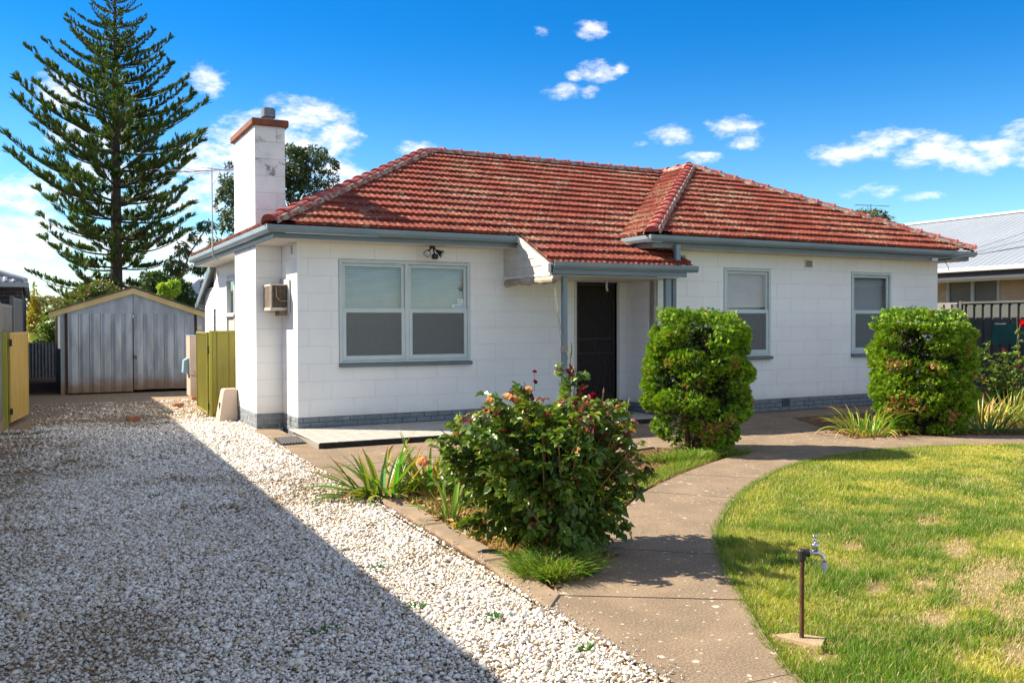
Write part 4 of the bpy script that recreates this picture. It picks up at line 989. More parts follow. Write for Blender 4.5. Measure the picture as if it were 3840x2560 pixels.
C_().bbox(-3.33, GY-.02, 1.86, -3.10, GY+.3, 1.92).build('soffit', M['soffit'], ga)
C_().bbox(-3.14, GY-.02, 1.05, -3.085, GY+.10, 1.86).build('corner_board', M['white'], ga)
C_().bbox(.17, GY-.004, 1.50, .285, GY+.018, 1.62).build('name_plate', M['soffit'], ga)

# ------------------------------------------------------------------ gates and fences
def ribbed(length, h, pitch, depth, m, topw=.4, name='x'):
    """a ribbed steel sheet in local x (along) and z, ribs towards -y"""
    n = int(length/pitch); V = []; xs = []
    for k in range(n+1):
        b0 = k*pitch
        for fx, fy in ((0, 0), ((1-topw)/2*.7, 0), ((1-topw)/2, -depth), ((1+topw)/2, -depth), ((1+topw)/2+.06, 0)):
            x = b0+fx*pitch
            if x <= length: xs.append((x, fy))
    xs.append((length, 0))
    for x, y in xs: V += [(x, y, 0), (x, y, h), (x, y+.006, 0), (x, y+.006, h)]
    F = []
    for i in range(len(xs)-1):
        a = 4*i; b = a+4; F += [(a, b, b+1, a+1), (a+2, a+3, b+3, b+2), (a+1, b+1, b+3, a+3), (a, a+2, b+2, b)]
    return C_().add(V, F).mesh('panel_sheet', m)
M['olive'] = mat('olive_green_steel', (.245, .225, .035), (.21, .19, .03), rough=.45, scale=2, spec=.4)
M['oliveb'] = mat('bright_olive_edge', (.30, .30, .04), rough=.45)
M['mustard'] = mat('faded_mustard_steel', (.50, .335, .075), (.44, .29, .06), rough=.5, scale=3, stretch=(3, 3, .4))
def gate(name, label, p0, p1, z0, z1, m, post=None, rib=.1, depth=.012, cat='gate', frame=True):
    P, Q = Vector(p0), Vector(p1); d = Q-P; L = d.length; a = math.atan2(d.y, d.x)
    t = thing(name, label, cat, (*p0, z0))
    me = ribbed(L-.05, z1-z0-.04, rib, depth, m); o = inst('sheet', me, t, (0, 0, 0), 0)
    o.location = (P.x+math.cos(a)*.025, P.y+math.sin(a)*.025, z0+.02); o.rotation_euler = (0, 0, a)
    if frame:
        for nm, bx in (('rail', (0, -.02, z1-z0-.045, L, .02, z1-z0)), ('rail', (0, -.02, 0, L, .02, .045)), ('stile', (0, -.02, .045, .04, .02, z1-z0-.045)), ('stile', (L-.04, -.02, .045, L, .02, z1-z0-.045))):
            mm = C_().bbox(*bx, .004).mesh(nm, m); q = inst(nm, mm, t, (P.x, P.y, z0), a)
    return t
t = gate('driveway_gate', 'mustard yellow ribbed steel gate leaf standing open by the left fence', (-4.035, 3.45), (-3.775, 5.05), -.02, 1.515, M['mustard'], rib=.085)
C_().bbox(-4.03, 3.40, .12, -3.99, 3.44, .22, .004).bbox(-4.03, 3.40, 1.28, -3.99, 3.44, 1.40, .004).build('hinge', M['blackm'], t)
o = C_().bbox(-4.145, 3.32, -.12, -4.06, 3.39, 1.53, .006).build('gate_post', M['oliveb']); tag(o, 'bright olive square gate post at the left fence', 'post')
t = gate('driveway_gate', 'olive ribbed steel gate leaf folded back towards the garage beside the house', (-.785, 3.47), (-.74, 5.05), -.04, 1.50, M['olive'], rib=.13, depth=.02)
C_().bbox(-.80, 3.42, .05, -.76, 3.46, .17, .004).bbox(-.80, 3.42, 1.10, -.76, 3.46, 1.24, .004).build('hinge', M['blackm'], t)
o = C_().bbox(-.775, 3.37, -.12, -.725, 3.42, 1.53, .005).build('gate_post', M['oliveb']); tag(o, 'bright olive narrow gate post between the open leaf and the fixed panel', 'post')
gate('side_panel', 'olive steel fence panel closing the gap beside the chimney breast', (-.72, 3.40), (-.01, 3.40), -.05, 1.525, M['olive'], rib=.22, depth=.012, cat='fence panel')

M['cbond'] = mat('grey_steel_fence', (.20, .195, .185), (.17, .165, .16), rough=.55, scale=2)
M['cbondd'] = mat('dark_grey_steel_fence', (.115, .125, .135), (.10, .11, .12), rough=.55, scale=2)
def fence(name, label, pts, zb, zts, m, rib=.17, depth=.03, bay=2.35, flip=False, posts=True, topw=.4):
    t = thing(name, label, 'fence', (*pts[0], zb))
    for (a, b), (ta, tb) in zip(zip(pts[:-1], pts[1:]), zts):
        P, Q = Vector(a), Vector(b); d = Q-P; L = d.length; n = max(1, int(round(L/bay))); an = math.atan2(d.y, d.x)
        for k in range(n):
            p = P.lerp(Q, k/n); l = L/n; z1 = ta+(tb-ta)*(k+.5)/n
            me = ribbed(l-.06, z1-zb-.04, rib, depth if not flip else -depth, m, topw); o = inst('panel', me, t, (p.x+d.x/L*.03, p.y+d.y/L*.03, zb), an)
            rl = C_().bbox(0, -.03, z1-zb-.05, l, .03, z1-zb, .005).mesh('top_rail', m); inst('top_rail', rl, t, (p.x, p.y, zb), an)
            rl = C_().bbox(0, -.03, 0, l, .03, .05, .005).mesh('bottom_rail', m); inst('bottom_rail', rl, t, (p.x, p.y, zb), an)
            ps = C_().bbox(-.035, -.035, 0, .035, .035, z1-zb+.02, .005).mesh('post', m); inst('post', ps, t, (p.x, p.y, zb), an)
    return t
fence('boundary_fence', 'grey ribbed steel fence along the left side, low section behind the yellow gate', [(-4.24, -2.0), (-4.18, 3.3), (-4.04, 5.15)], .12, [(2.05, 2.03), (2.02, 1.99)], M['cbond'], flip=False)
fence('boundary_fence', 'dark grey ribbed steel fence section stepped up next to the dark brick house', [(-4.02, 5.2), (-3.89, 6.75)], .12, [(2.22, 2.1)], M['cbondd'], bay=1.6)
o = C_().add([(-4.30, -2.0, -.15), (-4.21, 3.4, -.15), (-4.09, 5.2, -.15), (-3.92, 6.9, -.15), (-4.30, -2.0, .12), (-4.21, 3.4, .12), (-4.09, 5.2, .12), (-3.92, 6.9, .12),
              (-4.19, -2.0, -.15), (-4.12, 3.4, -.15), (-3.99, 5.2, -.15), (-3.84, 6.9, -.15), (-4.19, -2.0, .12), (-4.12, 3.4, .12), (-3.99, 5.2, .12), (-3.84, 6.9, .12)],
             [(0,1,5,4),(1,2,6,5),(2,3,7,6),(8,12,13,9),(9,13,14,10),(10,14,15,11),(4,5,13,12),(5,6,14,13),(6,7,15,14),(0,4,12,8),(3,11,15,7)]).build('fence_plinth', M['kerbc'])
tag(o, 'concrete plinth under the left boundary fence', 'plinth')
fence('boundary_fence', 'dark ribbed steel fence on the right beyond the white house, topped by brighter light', [(15.8, -.13), (15.8, -3.7), (15.8, -9.9)], .17, [(2.13, 2.13), (2.13, 2.13)], mat('charcoal_green_steel_fence', (.075, .082, .075), (.06, .068, .062), rough=.6, scale=1.5), rib=.216, depth=-.04, topw=.16, bay=2.4)
fence('boundary_fence', 'lighter ribbed steel fence stretch right of the house corner, beyond the tall post', [(15.8, 4.6), (15.8, -.05)], .17, [(2.11, 2.12)], M['cbond'], rib=.216, depth=.04, topw=.74, bay=2.3)
o = C_().box(15.74, -9.9, -.15, 15.87, 4.6, .17).build('fence_plinth', M['kerbc']); tag(o, 'concrete plinth under the right boundary fence', 'plinth')
# low corrugated iron fence beside the garage
cf = thing('iron_fence', 'low silver corrugated iron fence left of the garage', 'fence', (-3.3, 20, -.1))
V = []; nn = 120
for i in range(nn+1): 
    x = -4.4+1.9*i/nn; y = 20+.015*math.sin(i*2*math.pi/6.3); V += [(x, y, -.12), (x, y, 1.05), (x, y+.004, -.12), (x, y+.004, 1.05)]
F = []
for i in range(nn): a = 4*i; b = a+4; F += [(a, b, b+1, a+1), (a+2, a+3, b+3, b+2), (a+1, b+1, b+3, a+3)]
C_().add(V, F).build('corrugated_sheet', M['galv'], cf)

# hot water unit on the side wall, bricks under it, foam step box
hw = thing('water_heater', 'beige gas hot water unit standing against the side wall behind the gate', 'water heater', (-.24, 8.3, -.05))
M['hwb'] = mat('beige_enamel', (.52, .42, .34), (.48, .39, .31), rough=.4, scale=2)
hwp = []
C_().bbox(-.45, 8.0, .45, -.02, 8.6, 1.37, .015).build('upper_casing', M['hwb'], hw)
C_().bbox(-.445, 8.005, -.04, -.02, 8.595, .44, .012).build('lower_casing', M['hwb'], hw)
C_().bbox(-.46, 7.99, 1.365, -.01, 8.61, 1.385, .006).build('lid', mat('pale_blue_lid', (.40, .50, .55), rough=.4), hw)
C_().add([(-.455, 8.12, .50), (-.455, 8.48, .50), (-.455, 8.48, .86), (-.455, 8.12, .86), (-.58, 8.16, .52), (-.58, 8.44, .52), (-.56, 8.44, .80), (-.56, 8.16, .80)],
         [(4,5,6,7),(0,4,7,3),(1,2,6,5),(3,7,6,2),(0,1,5,4)]).build('flue_cover', mat('pale_blue_cover', (.25, .40, .46), rough=.4), hw)
C_().box(-.36, 7.992, .50, -.16, 7.998, .515).box(-.40, 7.992, .545, -.20, 7.998, .553).build('red_print', mat('red_print', (.55, .12, .08)), hw)
C_().box(-.28, 7.992, 1.03, -.2, 7.998, 1.038).build('label_strip', M['white'], hw)
M['brick'] = mat('orange_clay_brick', (.36, .15, .06), (.28, .11, .05), rough=.85, scale=15, bump=.4)
def brick(x, y, z, rz, lb, s=1):
    mb = C_().bbox(-.115*s, -.055*s, 0, .115*s, .055*s, .076*s, .006); o = mb.build('brick', M['brick']); o.location = (x, y, z); o.rotation_euler = (0, 0, rz); tag(o, lb, 'brick', 'loose bricks')
brick(-.35, 7.75, G-.02, .1, 'loose orange brick in front of the hot water unit')
brick(-.98, 6.1, G-.02, .5, 'loose orange brick on the gravel beside the folded back gate leaf')
brick(-2.08, 3.6, G-.025, .08, 'lone orange brick lying in the middle of the driveway')
bx = thing('storage_box', 'tapered beige plastic box standing against the olive panel', 'box', (-.57, 2.62, G))
M['bplast'] = mat('beige_plastic', (.55, .44, .35), (.50, .40, .32), rough=.5, scale=3)
V = []
for z, ins_ in ((G, 0), (G+.06, .004), (.40, .075), (.455, .085), (.485, .115)):
    V += [(-.76+ins_, 2.48+ins_*.6, z), (-.435-.01, 2.48+ins_*.6, z), (-.435-.01, 2.86-ins_*.3, z), (-.76+ins_, 2.86-ins_*.3, z)]
F = [(16,17,18,19)]
for l in range(4): F += [(l*4+k, l*4+(k+1) % 4, l*4+4+(k+1) % 4, l*4+4+k) for k in range(4)]
C_().add(V, F).build('body', M['bplast'], bx)
C_().box(-.735, 2.62, .12, -.722, 2.69, .24).build('slot', M['dark'], bx)

# ------------------------------------------------------------------ the neighbours
def brickwall_extra(col, mort, w=.24, h=.086):
    def f(t, pos, base, b):
        bt = t.node('ShaderNodeTexBrick'); sep = t.node('ShaderNodeSeparateXYZ'); t.link(pos, sep.inputs[0])
        cb_ = t.node('ShaderNodeCombineXYZ'); t.link(t.math('ADD', sep.outputs[0], sep.outputs[1]), cb_.inputs[0]); t.link(sep.outputs[2], cb_.inputs[1])
        t.link(cb_.outputs[0], bt.inputs['Vector']); bt.inputs['Scale'].default_value = 1; bt.inputs['Brick Width'].default_value = w; bt.inputs['Row Height'].default_value = h
        bt.inputs['Mortar Size'].default_value = .006; bt.inputs['Color1'].default_value = c4(col[0]); bt.inputs['Color2'].default_value = c4(col[1]); bt.inputs['Mortar'].default_value = c4(mort)
        return bt.outputs[0]
    return f
M['darkbrick'] = mat('dark_brick', (.05, .05, .06), rough=.8, extra=brickwall_extra(((.035, .037, .05), (.055, .055, .07)), (.14, .14, .15)))
dh = thing('neighbour_house', 'dark brick house with a grey corrugated roof behind the left fence', 'house', (-6, 10, 0))
C_().box(-14, 6.95, -.15, -3.87, 20, 2.42).build('wall', M['darkbrick'], dh)
C_().box(-14, 6.5, 2.40, -3.80, 6.58, 2.50).box(-3.82, 6.58, 2.40, -3.74, 20, 2.50).build('gutter', mat('steel_gutter', (.30, .36, .42), rough=.4), dh)
C_().box(-14, 6.6, 2.36, -3.86, 6.95, 2.40).build('soffit', mat('dark_soffit', (.06, .045, .04)), dh)
M['corr'] = mat('corrugated_steel_roof', (.16, .19, .24), (.20, .235, .29), rough=.4, metal=.4, scale=3)
V = []; nn = 260
for i in range(nn+1):
    x = -14+10.15*i/nn; w = .012*math.sin(i*2*math.pi/3.7); run = min(2.2, (-3.80-x)*1.0)
    V += [(x, 6.52, 2.51+w), (x, 6.52+run, 2.51+w+run*.36)]
C_().add(V, [(2*i, 2*i+2, 2*i+3, 2*i+1) for i in range(nn)]).build('roof', M['corr'], dh)
C_().add([(-3.8, 6.5, 2.5), (-3.8, 20, 2.5), (-6.0, 17.8, 3.3), (-6.0, 8.7, 3.3)], [(0,1,2,3)]).add([(-14, 8.7, 3.3), (-6, 8.7, 3.3), (-6, 17.8, 3.3), (-14, 17.8, 3.3)], [(0,1,2,3)]).build('roof', M['corr'], dh)
C_().tube([(-3.79, 6.5, 2.53), (-6.0, 8.7, 3.33)], .06, 6).build('ridge_flashing', M['corr'], dh)
# the rendered house next door, just out of frame, whose eave shades the driveway
nh = thing('neighbour_house', 'pale rendered house close along the left side of the driveway', 'house', (-9, -4, 0))
C_().prism([(-14,-16.5), (-5.2,-16.5), (-5.0,6.3), (-14,6.3)], -.15, 2.85).build('wall', M['soffit'], nh)
C_().add([(-4.78,-16.9,2.93), (-4.43,6.75,3.0), (-8.5,4,4.3), (-8.7,-13,4.3), (-14.5,-16.9,2.93), (-14.5,6.75,3.0), (-4.78,-16.9,2.85), (-4.43,6.75,2.92), (-14.5,-16.9,2.85), (-14.5,6.75,2.92)],
         [(0,1,2,3),(0,3,4),(1,5,2),(3,2,5,4),(0,6,7,1),(6,0,4,8),(1,7,9,5),(6,8,9,7)]).build('roof', M['corr'], nh)

# right-hand neighbour: cream brick, long pale steel roof
M['paleroof'] = mat('pale_steel_roof', (.235, .265, .295), (.215, .245, .275), rough=.55, scale=.8)
M['creammort'] = mat('cream_mortar', (.50, .40, .28))
M['cbrick'] = mat('cream_brick', (.56, .42, .27), (.48, .35, .22), rough=.85, scale=2.5, bump=.3)
rh = thing('neighbour_house', 'cream brick house with a long pale ribbed steel roof beyond the right fence', 'house', (22, 3, 0))
RX, EX, EZ = 19.0, 18.3, 3.12
C_().box(RX+.01, -9, -.15, RX+.3, 1.05, 3.0).box(RX+.01, 2.62, -.15, RX+.3, 14, 3.0).box(RX+.01, 1.05, -.15, RX+.3, 2.62, 1.9).box(RX+.01, -9, -.15, 27.7, -8.9, 3.0).build('wall', M['creammort'], rh)
me = C_().bbox(0, 0, 0, .012, .228, .066, .003).mesh('brick', M['cbrick']); nb = 0
for c in range(12):
    z = 1.94+c*.086
    if z+.066 > 2.98: break
    for k in range(38):
        y = -2.2+k*.238+(.119 if c % 2 else 0)
        if y+.228 > 1.04 and y < 2.63: continue
        if y > 4.8: continue
        if nb < 298: inst('brick', me, rh, (RX-.001-R.uniform(0, .003), y, z)); nb += 1
wn = C_()
for (ya, yb, za, zb) in ((1.05, 1.12, 1.9, 2.97), (2.55, 2.62, 1.9, 2.97), (1.79, 1.88, 1.9, 2.97), (1.12, 2.55, 2.93, 2.97)): wn.bbox(RX-.02, ya, za, RX+.07, yb, zb, .006)
wn = wn.build('window', mat('pale_aluminium_frame', (.45, .49, .52), rough=.5), rh)
C_().box(RX+.04, 1.12, 1.9, RX+.045, 1.79, 2.93).box(RX+.04, 1.88, 1.9, RX+.045, 2.55, 2.93).build('pane', mat('dim_window', (.13, .14, .12), (.10, .11, .10), rough=.12, scale=1, spec=.6), wn)
rpz = lambda x: EZ+(x-EX)*.40
ribs = C_(); V = []; F = []; y = -9.5; k = 0; prof_ = ((0, 0), (.13, 0), (.145, .011), (.175, .011), (.19, 0))
ys = []
while y < 15:
    for a, b_ in prof_: ys.append((y+a, b_))
    y += .20
for yy, h in ys: V += [(EX, yy, EZ+h), (23.0, yy, rpz(23.0)+h)]
F = [(2*i, 2*i+2, 2*i+3, 2*i+1) for i in range(len(ys)-1)]
C_().add(V, F).build('roof', M['paleroof'], rh, recalc=False)
C_().add([(27.7, -9.5, EZ), (27.7, 15, EZ), (23, 15, rpz(23)), (23, -9.5, rpz(23))], [(0,1,2,3)]).build('roof', M['paleroof'], rh)
C_().bbox(22.85, -9.5, rpz(23)-.03, 23.15, 15, rpz(23)+.045, .02).build('ridge_cap', mat('white_ridge', (.66, .69, .72), rough=.5), rh)
C_().add([(23, 1.2, rpz(23)+.03), (23.3, 1.2, rpz(23)+.03), (23.3, -8, rpz(23)+1.2), (23, -8, rpz(23)+1.2)], [(0,1,2,3)]).add([(23, 1.2, rpz(23)+.0), (19.0, -8, rpz(23)-1.0), (23, -8, rpz(23)+1.2)], [(0,1,2)]).build('upper_roof', M['paleroof'], rh)
C_().bbox(EX-.12, -9.5, EZ-.14, EX+.01, 15, EZ-.01, .02).build('gutter', mat('cream_gutter', (.50, .49, .45), rough=.5), rh)
C_().box(EX+.02, -9.5, EZ-.34, EX+.05, 15, EZ-.13).build('fascia', mat('charcoal_fascia', (.05, .055, .065), rough=.5), rh)
C_().box(EX+.05, -9.5, EZ-.36, RX+.3, 15, EZ-.34).build('soffit', M['soffit'], rh)
# tiny roofs glimpsed between the garage and the house
fh = thing('distant_house', 'small grey roofed house glimpsed between the garage and the side wall', 'house', (2.6, 27, 0))
C_().box(1.7, 27, -.1, 6, 32, 2.4).build('wall', M['soffit'], fh)
C_().add([(1.3,26.6,2.3), (6.3,26.6,2.3), (6.3,32,2.3), (1.3,32,2.3), (3.0,29,3.7), (5,29,3.7)], [(0,1,5,4),(1,2,5),(2,3,4,5),(3,0,4)]).build('roof', M['corr'], fh)
for zz, lb in ((3.3, 'thin power line above the garage roof on the left, upper one'), (2.72, 'thin power line above the garage roof on the left, lower one')):
    o = C_().tube([(-14+i*1.6, 30+.0*i, zz+.06*math.cos(i)) for i in range(16)], .012, 4).build('power_line', M['wire']); tag(o, lb, 'wire', 'distant power lines')

# dark green covered garden swing seat by the right fence
sg_ = thing('garden_swing', 'dark green canopied garden swing seat in front of the right fence', 'garden seat', (14.9, -2.9, G))
M['gcanvas'] = mat('dark_green_canvas', (.004, .075, .062), (.003, .055, .048), rough=.7, scale=3, bump=.3, bscale=12)
V = [(14.3,-1.97,1.60), (14.3,-4.0,1.60), (15.4,-4.0,1.60), (15.4,-1.97,1.60), (14.26,-1.93,1.19), (14.26,-4.05,1.19), (15.45,-4.05,1.19), (15.45,-1.93,1.19)]
C_().add(V, [(0,1,2,3),(0,4,5,1),(1,5,6,2),(2,6,7,3),(3,7,4,0)]).build('canopy', M['gcanvas'], sg_)
M['gframe'] = mat('dark_green_frame', (.008, .05, .04), rough=.5)
for (x, y) in ((14.35,-2.07), (14.35,-3.9), (15.3,-2.07), (15.3,-3.9)): C_().tube([(x, y, G), (x, y, 1.58)], .028, 6).build('post', M['gframe'], sg_)
C_().box(14.45, -3.8, .35, 15.15, -2.15, .45).box(15.15, -3.8, .45, 15.25, -2.15, .95).build('seat', M['gcanvas'], sg_)
C_().tube([(14.3, -2.07, G), (14.2, -2.07, .25)], .02, 5).build('foot', M['gframe'], sg_)
C_().box(14.3, -2.0, 1.60, 14.45, -2.15, 1.625).build('cap', M['soffit'], sg_)

# ------------------------------------------------------------------ numpy scattering
def unit(a): return a/np.maximum(np.linalg.norm(a, axis=-1, keepdims=True), 1e-9)
def scatter(TVt, TFt, pos, fwd, up, scale, bend=None):
    """copies of a template: template x = side, y = forward, z = up"""
    TVt = np.asarray(TVt, np.float32); TFt = np.asarray(TFt, np.int32)
    f = unit(fwd); s = unit(np.cross(f, up)); u = np.cross(s, f)
    sc = np.asarray(scale, np.float32); sc = sc.reshape(len(pos), -1)
    if sc.shape[1] == 1: sc = np.repeat(sc, 3, 1)
    t = TVt[None]*sc[:, None, :]
    V = pos[:, None, :]+t[..., 0:1]*s[:, None, :]+t[..., 1:2]*f[:, None, :]+t[..., 2:3]*u[:, None, :]
    n = len(pos); F = TFt[None]+(np.arange(n)*len(TVt))[:, None, None]
    return V.reshape(-1, 3), F.reshape(-1, TFt.shape[1])
def rnd_dirs(n, rs=NR):
    v = rs.normal(size=(n, 3)); return unit(v)
def col_rep(c, k): return np.repeat(c, k, 0)
def lerp_cols(c0, c1, t): return np.asarray(c0)[None]*(1-t[:, None])+np.asarray(c1)[None]*t[:, None]
def in_poly(x, y, P):
    P = np.asarray(P); ins = np.zeros(len(x), bool); j = len(P)-1
    for i in range(len(P)):
        a = (P[i, 1] > y) != (P[j, 1] > y)
        with np.errstate(divide='ignore', invalid='ignore'):
            ins ^= a & (x < (P[j, 0]-P[i, 0])*(y-P[i, 1])/(P[j, 1]-P[i, 1])+P[i, 0])
        j = i
    return ins
def vnoise(x, y, s, seed=0):      # smooth value noise on numpy arrays
    x = x*s+seed*17.3; y = y*s+seed*5.7; xi = np.floor(x).astype(int); yi = np.floor(y).astype(int); fx = x-xi; fy = y-yi
    fx = fx*fx*(3-2*fx); fy = fy*fy*(3-2*fy)
    def h(a, b): return (np.sin(a*127.1+b*311.7+seed)*43758.5453) % 1
    return (h(xi, yi)*(1-fx)+h(xi+1, yi)*fx)*(1-fy)+(h(xi, yi+1)*(1-fx)+h(xi+1, yi+1)*fx)*fy
def fbm(x, y, s, seed=0): return (vnoise(x, y, s, seed)*.5+vnoise(x, y, s*2.1, seed+1)*.3+vnoise(x, y, s*4.3, seed+2)*.2)

# ------------------------------------------------------------------ white gravel on the driveway
def attr_mat(name, rough=.7, spec=.3, bump=0):
    m = bpy.data.materials.new(name); m.use_nodes = True; t = NT(m.node_tree); b = t.n['Principled BSDF']
    at = t.node('ShaderNodeAttribute', attribute_name='col'); t.link(at.outputs['Color'], b.inputs['Base Color'])
    b.inputs['Roughness'].default_value = rough; b.inputs['Specular IOR Level'].default_value = spec
    return m
M['pebble'] = attr_mat('white_river_pebble', .65, .35)
def ico():
    p = (1+5**.5)/2; V = np.array([(-1,p,0),(1,p,0),(-1,-p,0),(1,-p,0),(0,-1,p),(0,1,p),(0,-1,-p),(0,1,-p),(p,0,-1),(p,0,1),(-p,0,-1),(-p,0,1)], float)
    F = [(0,11,5),(0,5,1),(0,1,7),(0,7,10),(0,10,11),(1,5,9),(5,11,4),(11,10,2),(10,7,6),(7,1,8),(3,9,4),(3,4,2),(3,2,6),(3,6,8),(3,8,9),(4,9,5),(2,4,11),(6,2,10),(8,6,7),(9,8,1)]
    return unit(V), F
ICO = ico(); OCT = (np.array([(1,0,0),(0,1,0),(-1,0,0),(0,-1,0),(0,0,1),(0,0,-1)], float), [(0,1,4),(1,2,4),(2,3,4),(3,0,4),(1,0,5),(2,1,5),(3,2,5),(0,3,5)])
edge_pts = sorted([(y, x) for x, y in drive_edge])
def drive_x(y): return np.interp(y, [a for a, b in edge_pts], [b for a, b in edge_pts])
def pebbles(y0, y1, dens, shape, size):
    n = int(dens*(y1-y0)*3.7); y = NR.uniform(y0, y1, n); x = drive_x(y)-NR.uniform(-.001, 1, n)*3.7
    f = fbm(x, y, .9, 3); fine = fbm(x, y, 5, 9)
    left = np.clip((-2.7-x)/1.2, 0, 1)*.30
    dirty = np.clip(f*2.1+fine*.7-1.38+left*1.2+np.clip((y-2.2)/2.2, 0, .8)*.55, 0, 1)
    dirty = dirty*(.62 if y1 < -5 else 1.0)
    keep = (x > -4.3) & (NR.rand(n) > dirty*.90)
    x, y, dirty, fine = x[keep], y[keep], dirty[keep], fine[keep]; n = len(x)
    s = size*NR.lognormal(-.03, .34, n)
    over = x > drive_x(y)-.02
    z = -.106+s*.25+NR.uniform(0, .014, n)*(1-dirty*.8)+over*.02
    pos = np.stack([x, y, z], 1); fwd = NR.normal(size=(n, 3)); fwd[:, 2] *= .45
    up = np.zeros((n, 3)); up[:, 2] = 1; up += NR.normal(size=(n, 3))*.35
    sc = np.stack([s*NR.uniform(.55, .8, n), s, s*NR.uniform(.38, .6, n)], 1)
    V, F = scatter(shape[0], shape[1], pos, fwd, up, sc); k = len(shape[0])
    V += NR.normal(size=V.shape)*size*.055
    t = NR.rand(n)
    c = np.where((t < .60)[:, None], [.82, .80, .77], np.where((t < .80)[:, None], [.68, .65, .60], np.where((t < .91)[:, None], [.58, .48, .35], [.40, .34, .29])))
    c = c*NR.uniform(.82, 1.1, (n, 1))*(1-dirty[:, None]*.45)*np.array([1.0, .965, .90])-dirty[:, None]*np.array([0, .03, .07])
    return V, F, col_rep(np.clip(c, .04, .85), k)
PV = []; PF = []; PC = []; b0 = 0
for a in ((-11.6, -10.1, 6000, OCT, .0118), (-10.1, -8.2, 5400, OCT, .0122), (-8.2, -5.6, 4200, OCT, .0140), (-5.6, -2.2, 2700, OCT, .0165), (-2.2, 3.4, 1250, OCT, .022), (3.4, 8, 260, OCT, .024)):
    V, F, c = pebbles(*a); PV.append(V); PF.append(F+b0); PC.append(c); b0 += len(V)
o = np_obj('gravel', np.concatenate(PV), np.concatenate(PF), M['pebble'], np.concatenate(PC), smooth=True, kind='stuff')
tag(o, 'white pebble gravel covering the driveway', 'gravel')
del PV, PF, PC

# ------------------------------------------------------------------ lawn
M['grass'] = leaf_mat('grass_blade', rough=.5, trans=.35, spec=.3)
DRY = [(1.74,-10.39,.55,.20), (2.3,-10.15,.5,.22), (1.5,-10.15,.3,.10), (1.94,-9.19,.2,.10), (.96,-10.66,.28,.12), (1.5,-10.75,.3,.12), (1.19,-10.05,.22,.08), (2.6,-9.6,.4,.14), (3.2,-8.9,.35,.12), (.9,-11.2,.3,.1), (2.9,-10.8,.5,.25)]
lawn_poly = [(p.x, p.y) for p in LAWN_EDGE]+[(15.2,-12.3),(16,-18),(-.7,-18)]
def grass_patch(n, xr, yr, poly, h, w, wl=.5, dry=True, seed=5, z0=-.106, cols=None, far=False):
    rs = np.random.RandomState(seed)
    x = rs.uniform(*xr, n); y = rs.uniform(*yr, n)
    k = in_poly(x, y, poly)
    if dry is not None:   # only what the camera side can see
        dx = x-CAM[0]; dy = y-CAM[1]; an = np.degrees(np.arctan2(dx, dy)); k &= (an < 62) & (an > 10)
    x, y = x[k], y[k]; f = fbm(x, y, 1.3, 21); g = fbm(x, y, 6, 31); 
    d = np.zeros(len(x))
    if dry:
        for cx, cy, a, b in DRY:
            c_, s_ = math.cos(-.55), math.sin(-.55); u = ((x-cx)*c_-(y-cy)*s_)/a; v = ((x-cx)*s_+(y-cy)*c_)/b
            d = np.maximum(d, np.clip(1.55-(u*u+v*v)-g*1.1, 0, 1))
        d = np.maximum(d, np.clip((g-.58)*3.5, 0, .75)*np.clip((x*.5-y-9.6)*.6+.3, 0, 1))
        keep = rs.rand(len(x)) > d*.80; x, y, f, g, d = x[keep], y[keep], f[keep], g[keep], d[keep]
    n = len(x)
    lush = np.clip((fbm(x, y, 3.2, 51)-.47)*7, 0, 1)*np.clip((x*.3-y-7.6)*.5+.1, 0, 1)
    hh = h*rs.uniform(.5, 1.35, n)*(1-.5*d)*(1+.7*lush)
    pos = np.stack([x, y, np.full(n, z0)], 1)
    lean = rs.normal(size=(n, 3))*wl; lean[:, 2] = 1; lean += np.array([.10, -.12, 0])
    fwd = lean; up = rs.normal(size=(n, 3)); up[:, 2] = 0
    T = [(-.5, 0, 0), (.5, 0, 0), (.34, .55, .05), (-.34, .55, .05), (0, 1, .22)]
    V, _ = scatter(T, [(0, 1, 2)], pos, fwd, up, np.stack([np.full(n, w)*rs.uniform(.7, 1.4, n), hh, hh], 1))
    base = np.arange(n)[:, None]*5
    F = np.concatenate([base+np.array([0, 1, 2]), base+np.array([0, 2, 3]), base+np.array([3, 2, 4])]).astype(np.int32)
    a = np.clip(f*1.3-.15+rs.normal(size=n)*.20-lush*.5, 0, 1)
    c = lerp_cols((.115, .23, .020), (.50, .50, .07), a)
    straw = rs.rand(n) < (.10+.85*d+.10*(1-lush)); c[straw] = np.array([.62, .50, .27])*rs.uniform(.6, 1.1, (straw.sum(), 1))
    tip = col_rep(c, 5); 
    return V, F, tip
def grass_obj(name, specs, label, cat):
    Vs = []; Fs = []; Cs = []; b = 0
    for s in specs:
        V, F, c = grass_patch(**s); Vs.append(V); Fs.append(F+b); Cs.append(c); b += len(V)
    o = np_obj(name, np.concatenate(Vs), np.concatenate(Fs), M['grass'], np.concatenate(Cs), kind='stuff'); return tag(o, label, cat)
grass_obj('grass', [dict(n=290000, xr=(-.8, 4.2), yr=(-12.2, -8.2), poly=lawn_poly, h=.043, w=.0042, seed=5),
                    dict(n=280000, xr=(.8, 10.5), yr=(-9.4, -5.6), poly=lawn_poly, h=.040, w=.0065, seed=6),
                    dict(n=60000, xr=(4.2, 12), yr=(-13, -9.4), poly=lawn_poly, h=.042, w=.007, seed=7)], 'patchy green and straw coloured lawn grass', 'grass')
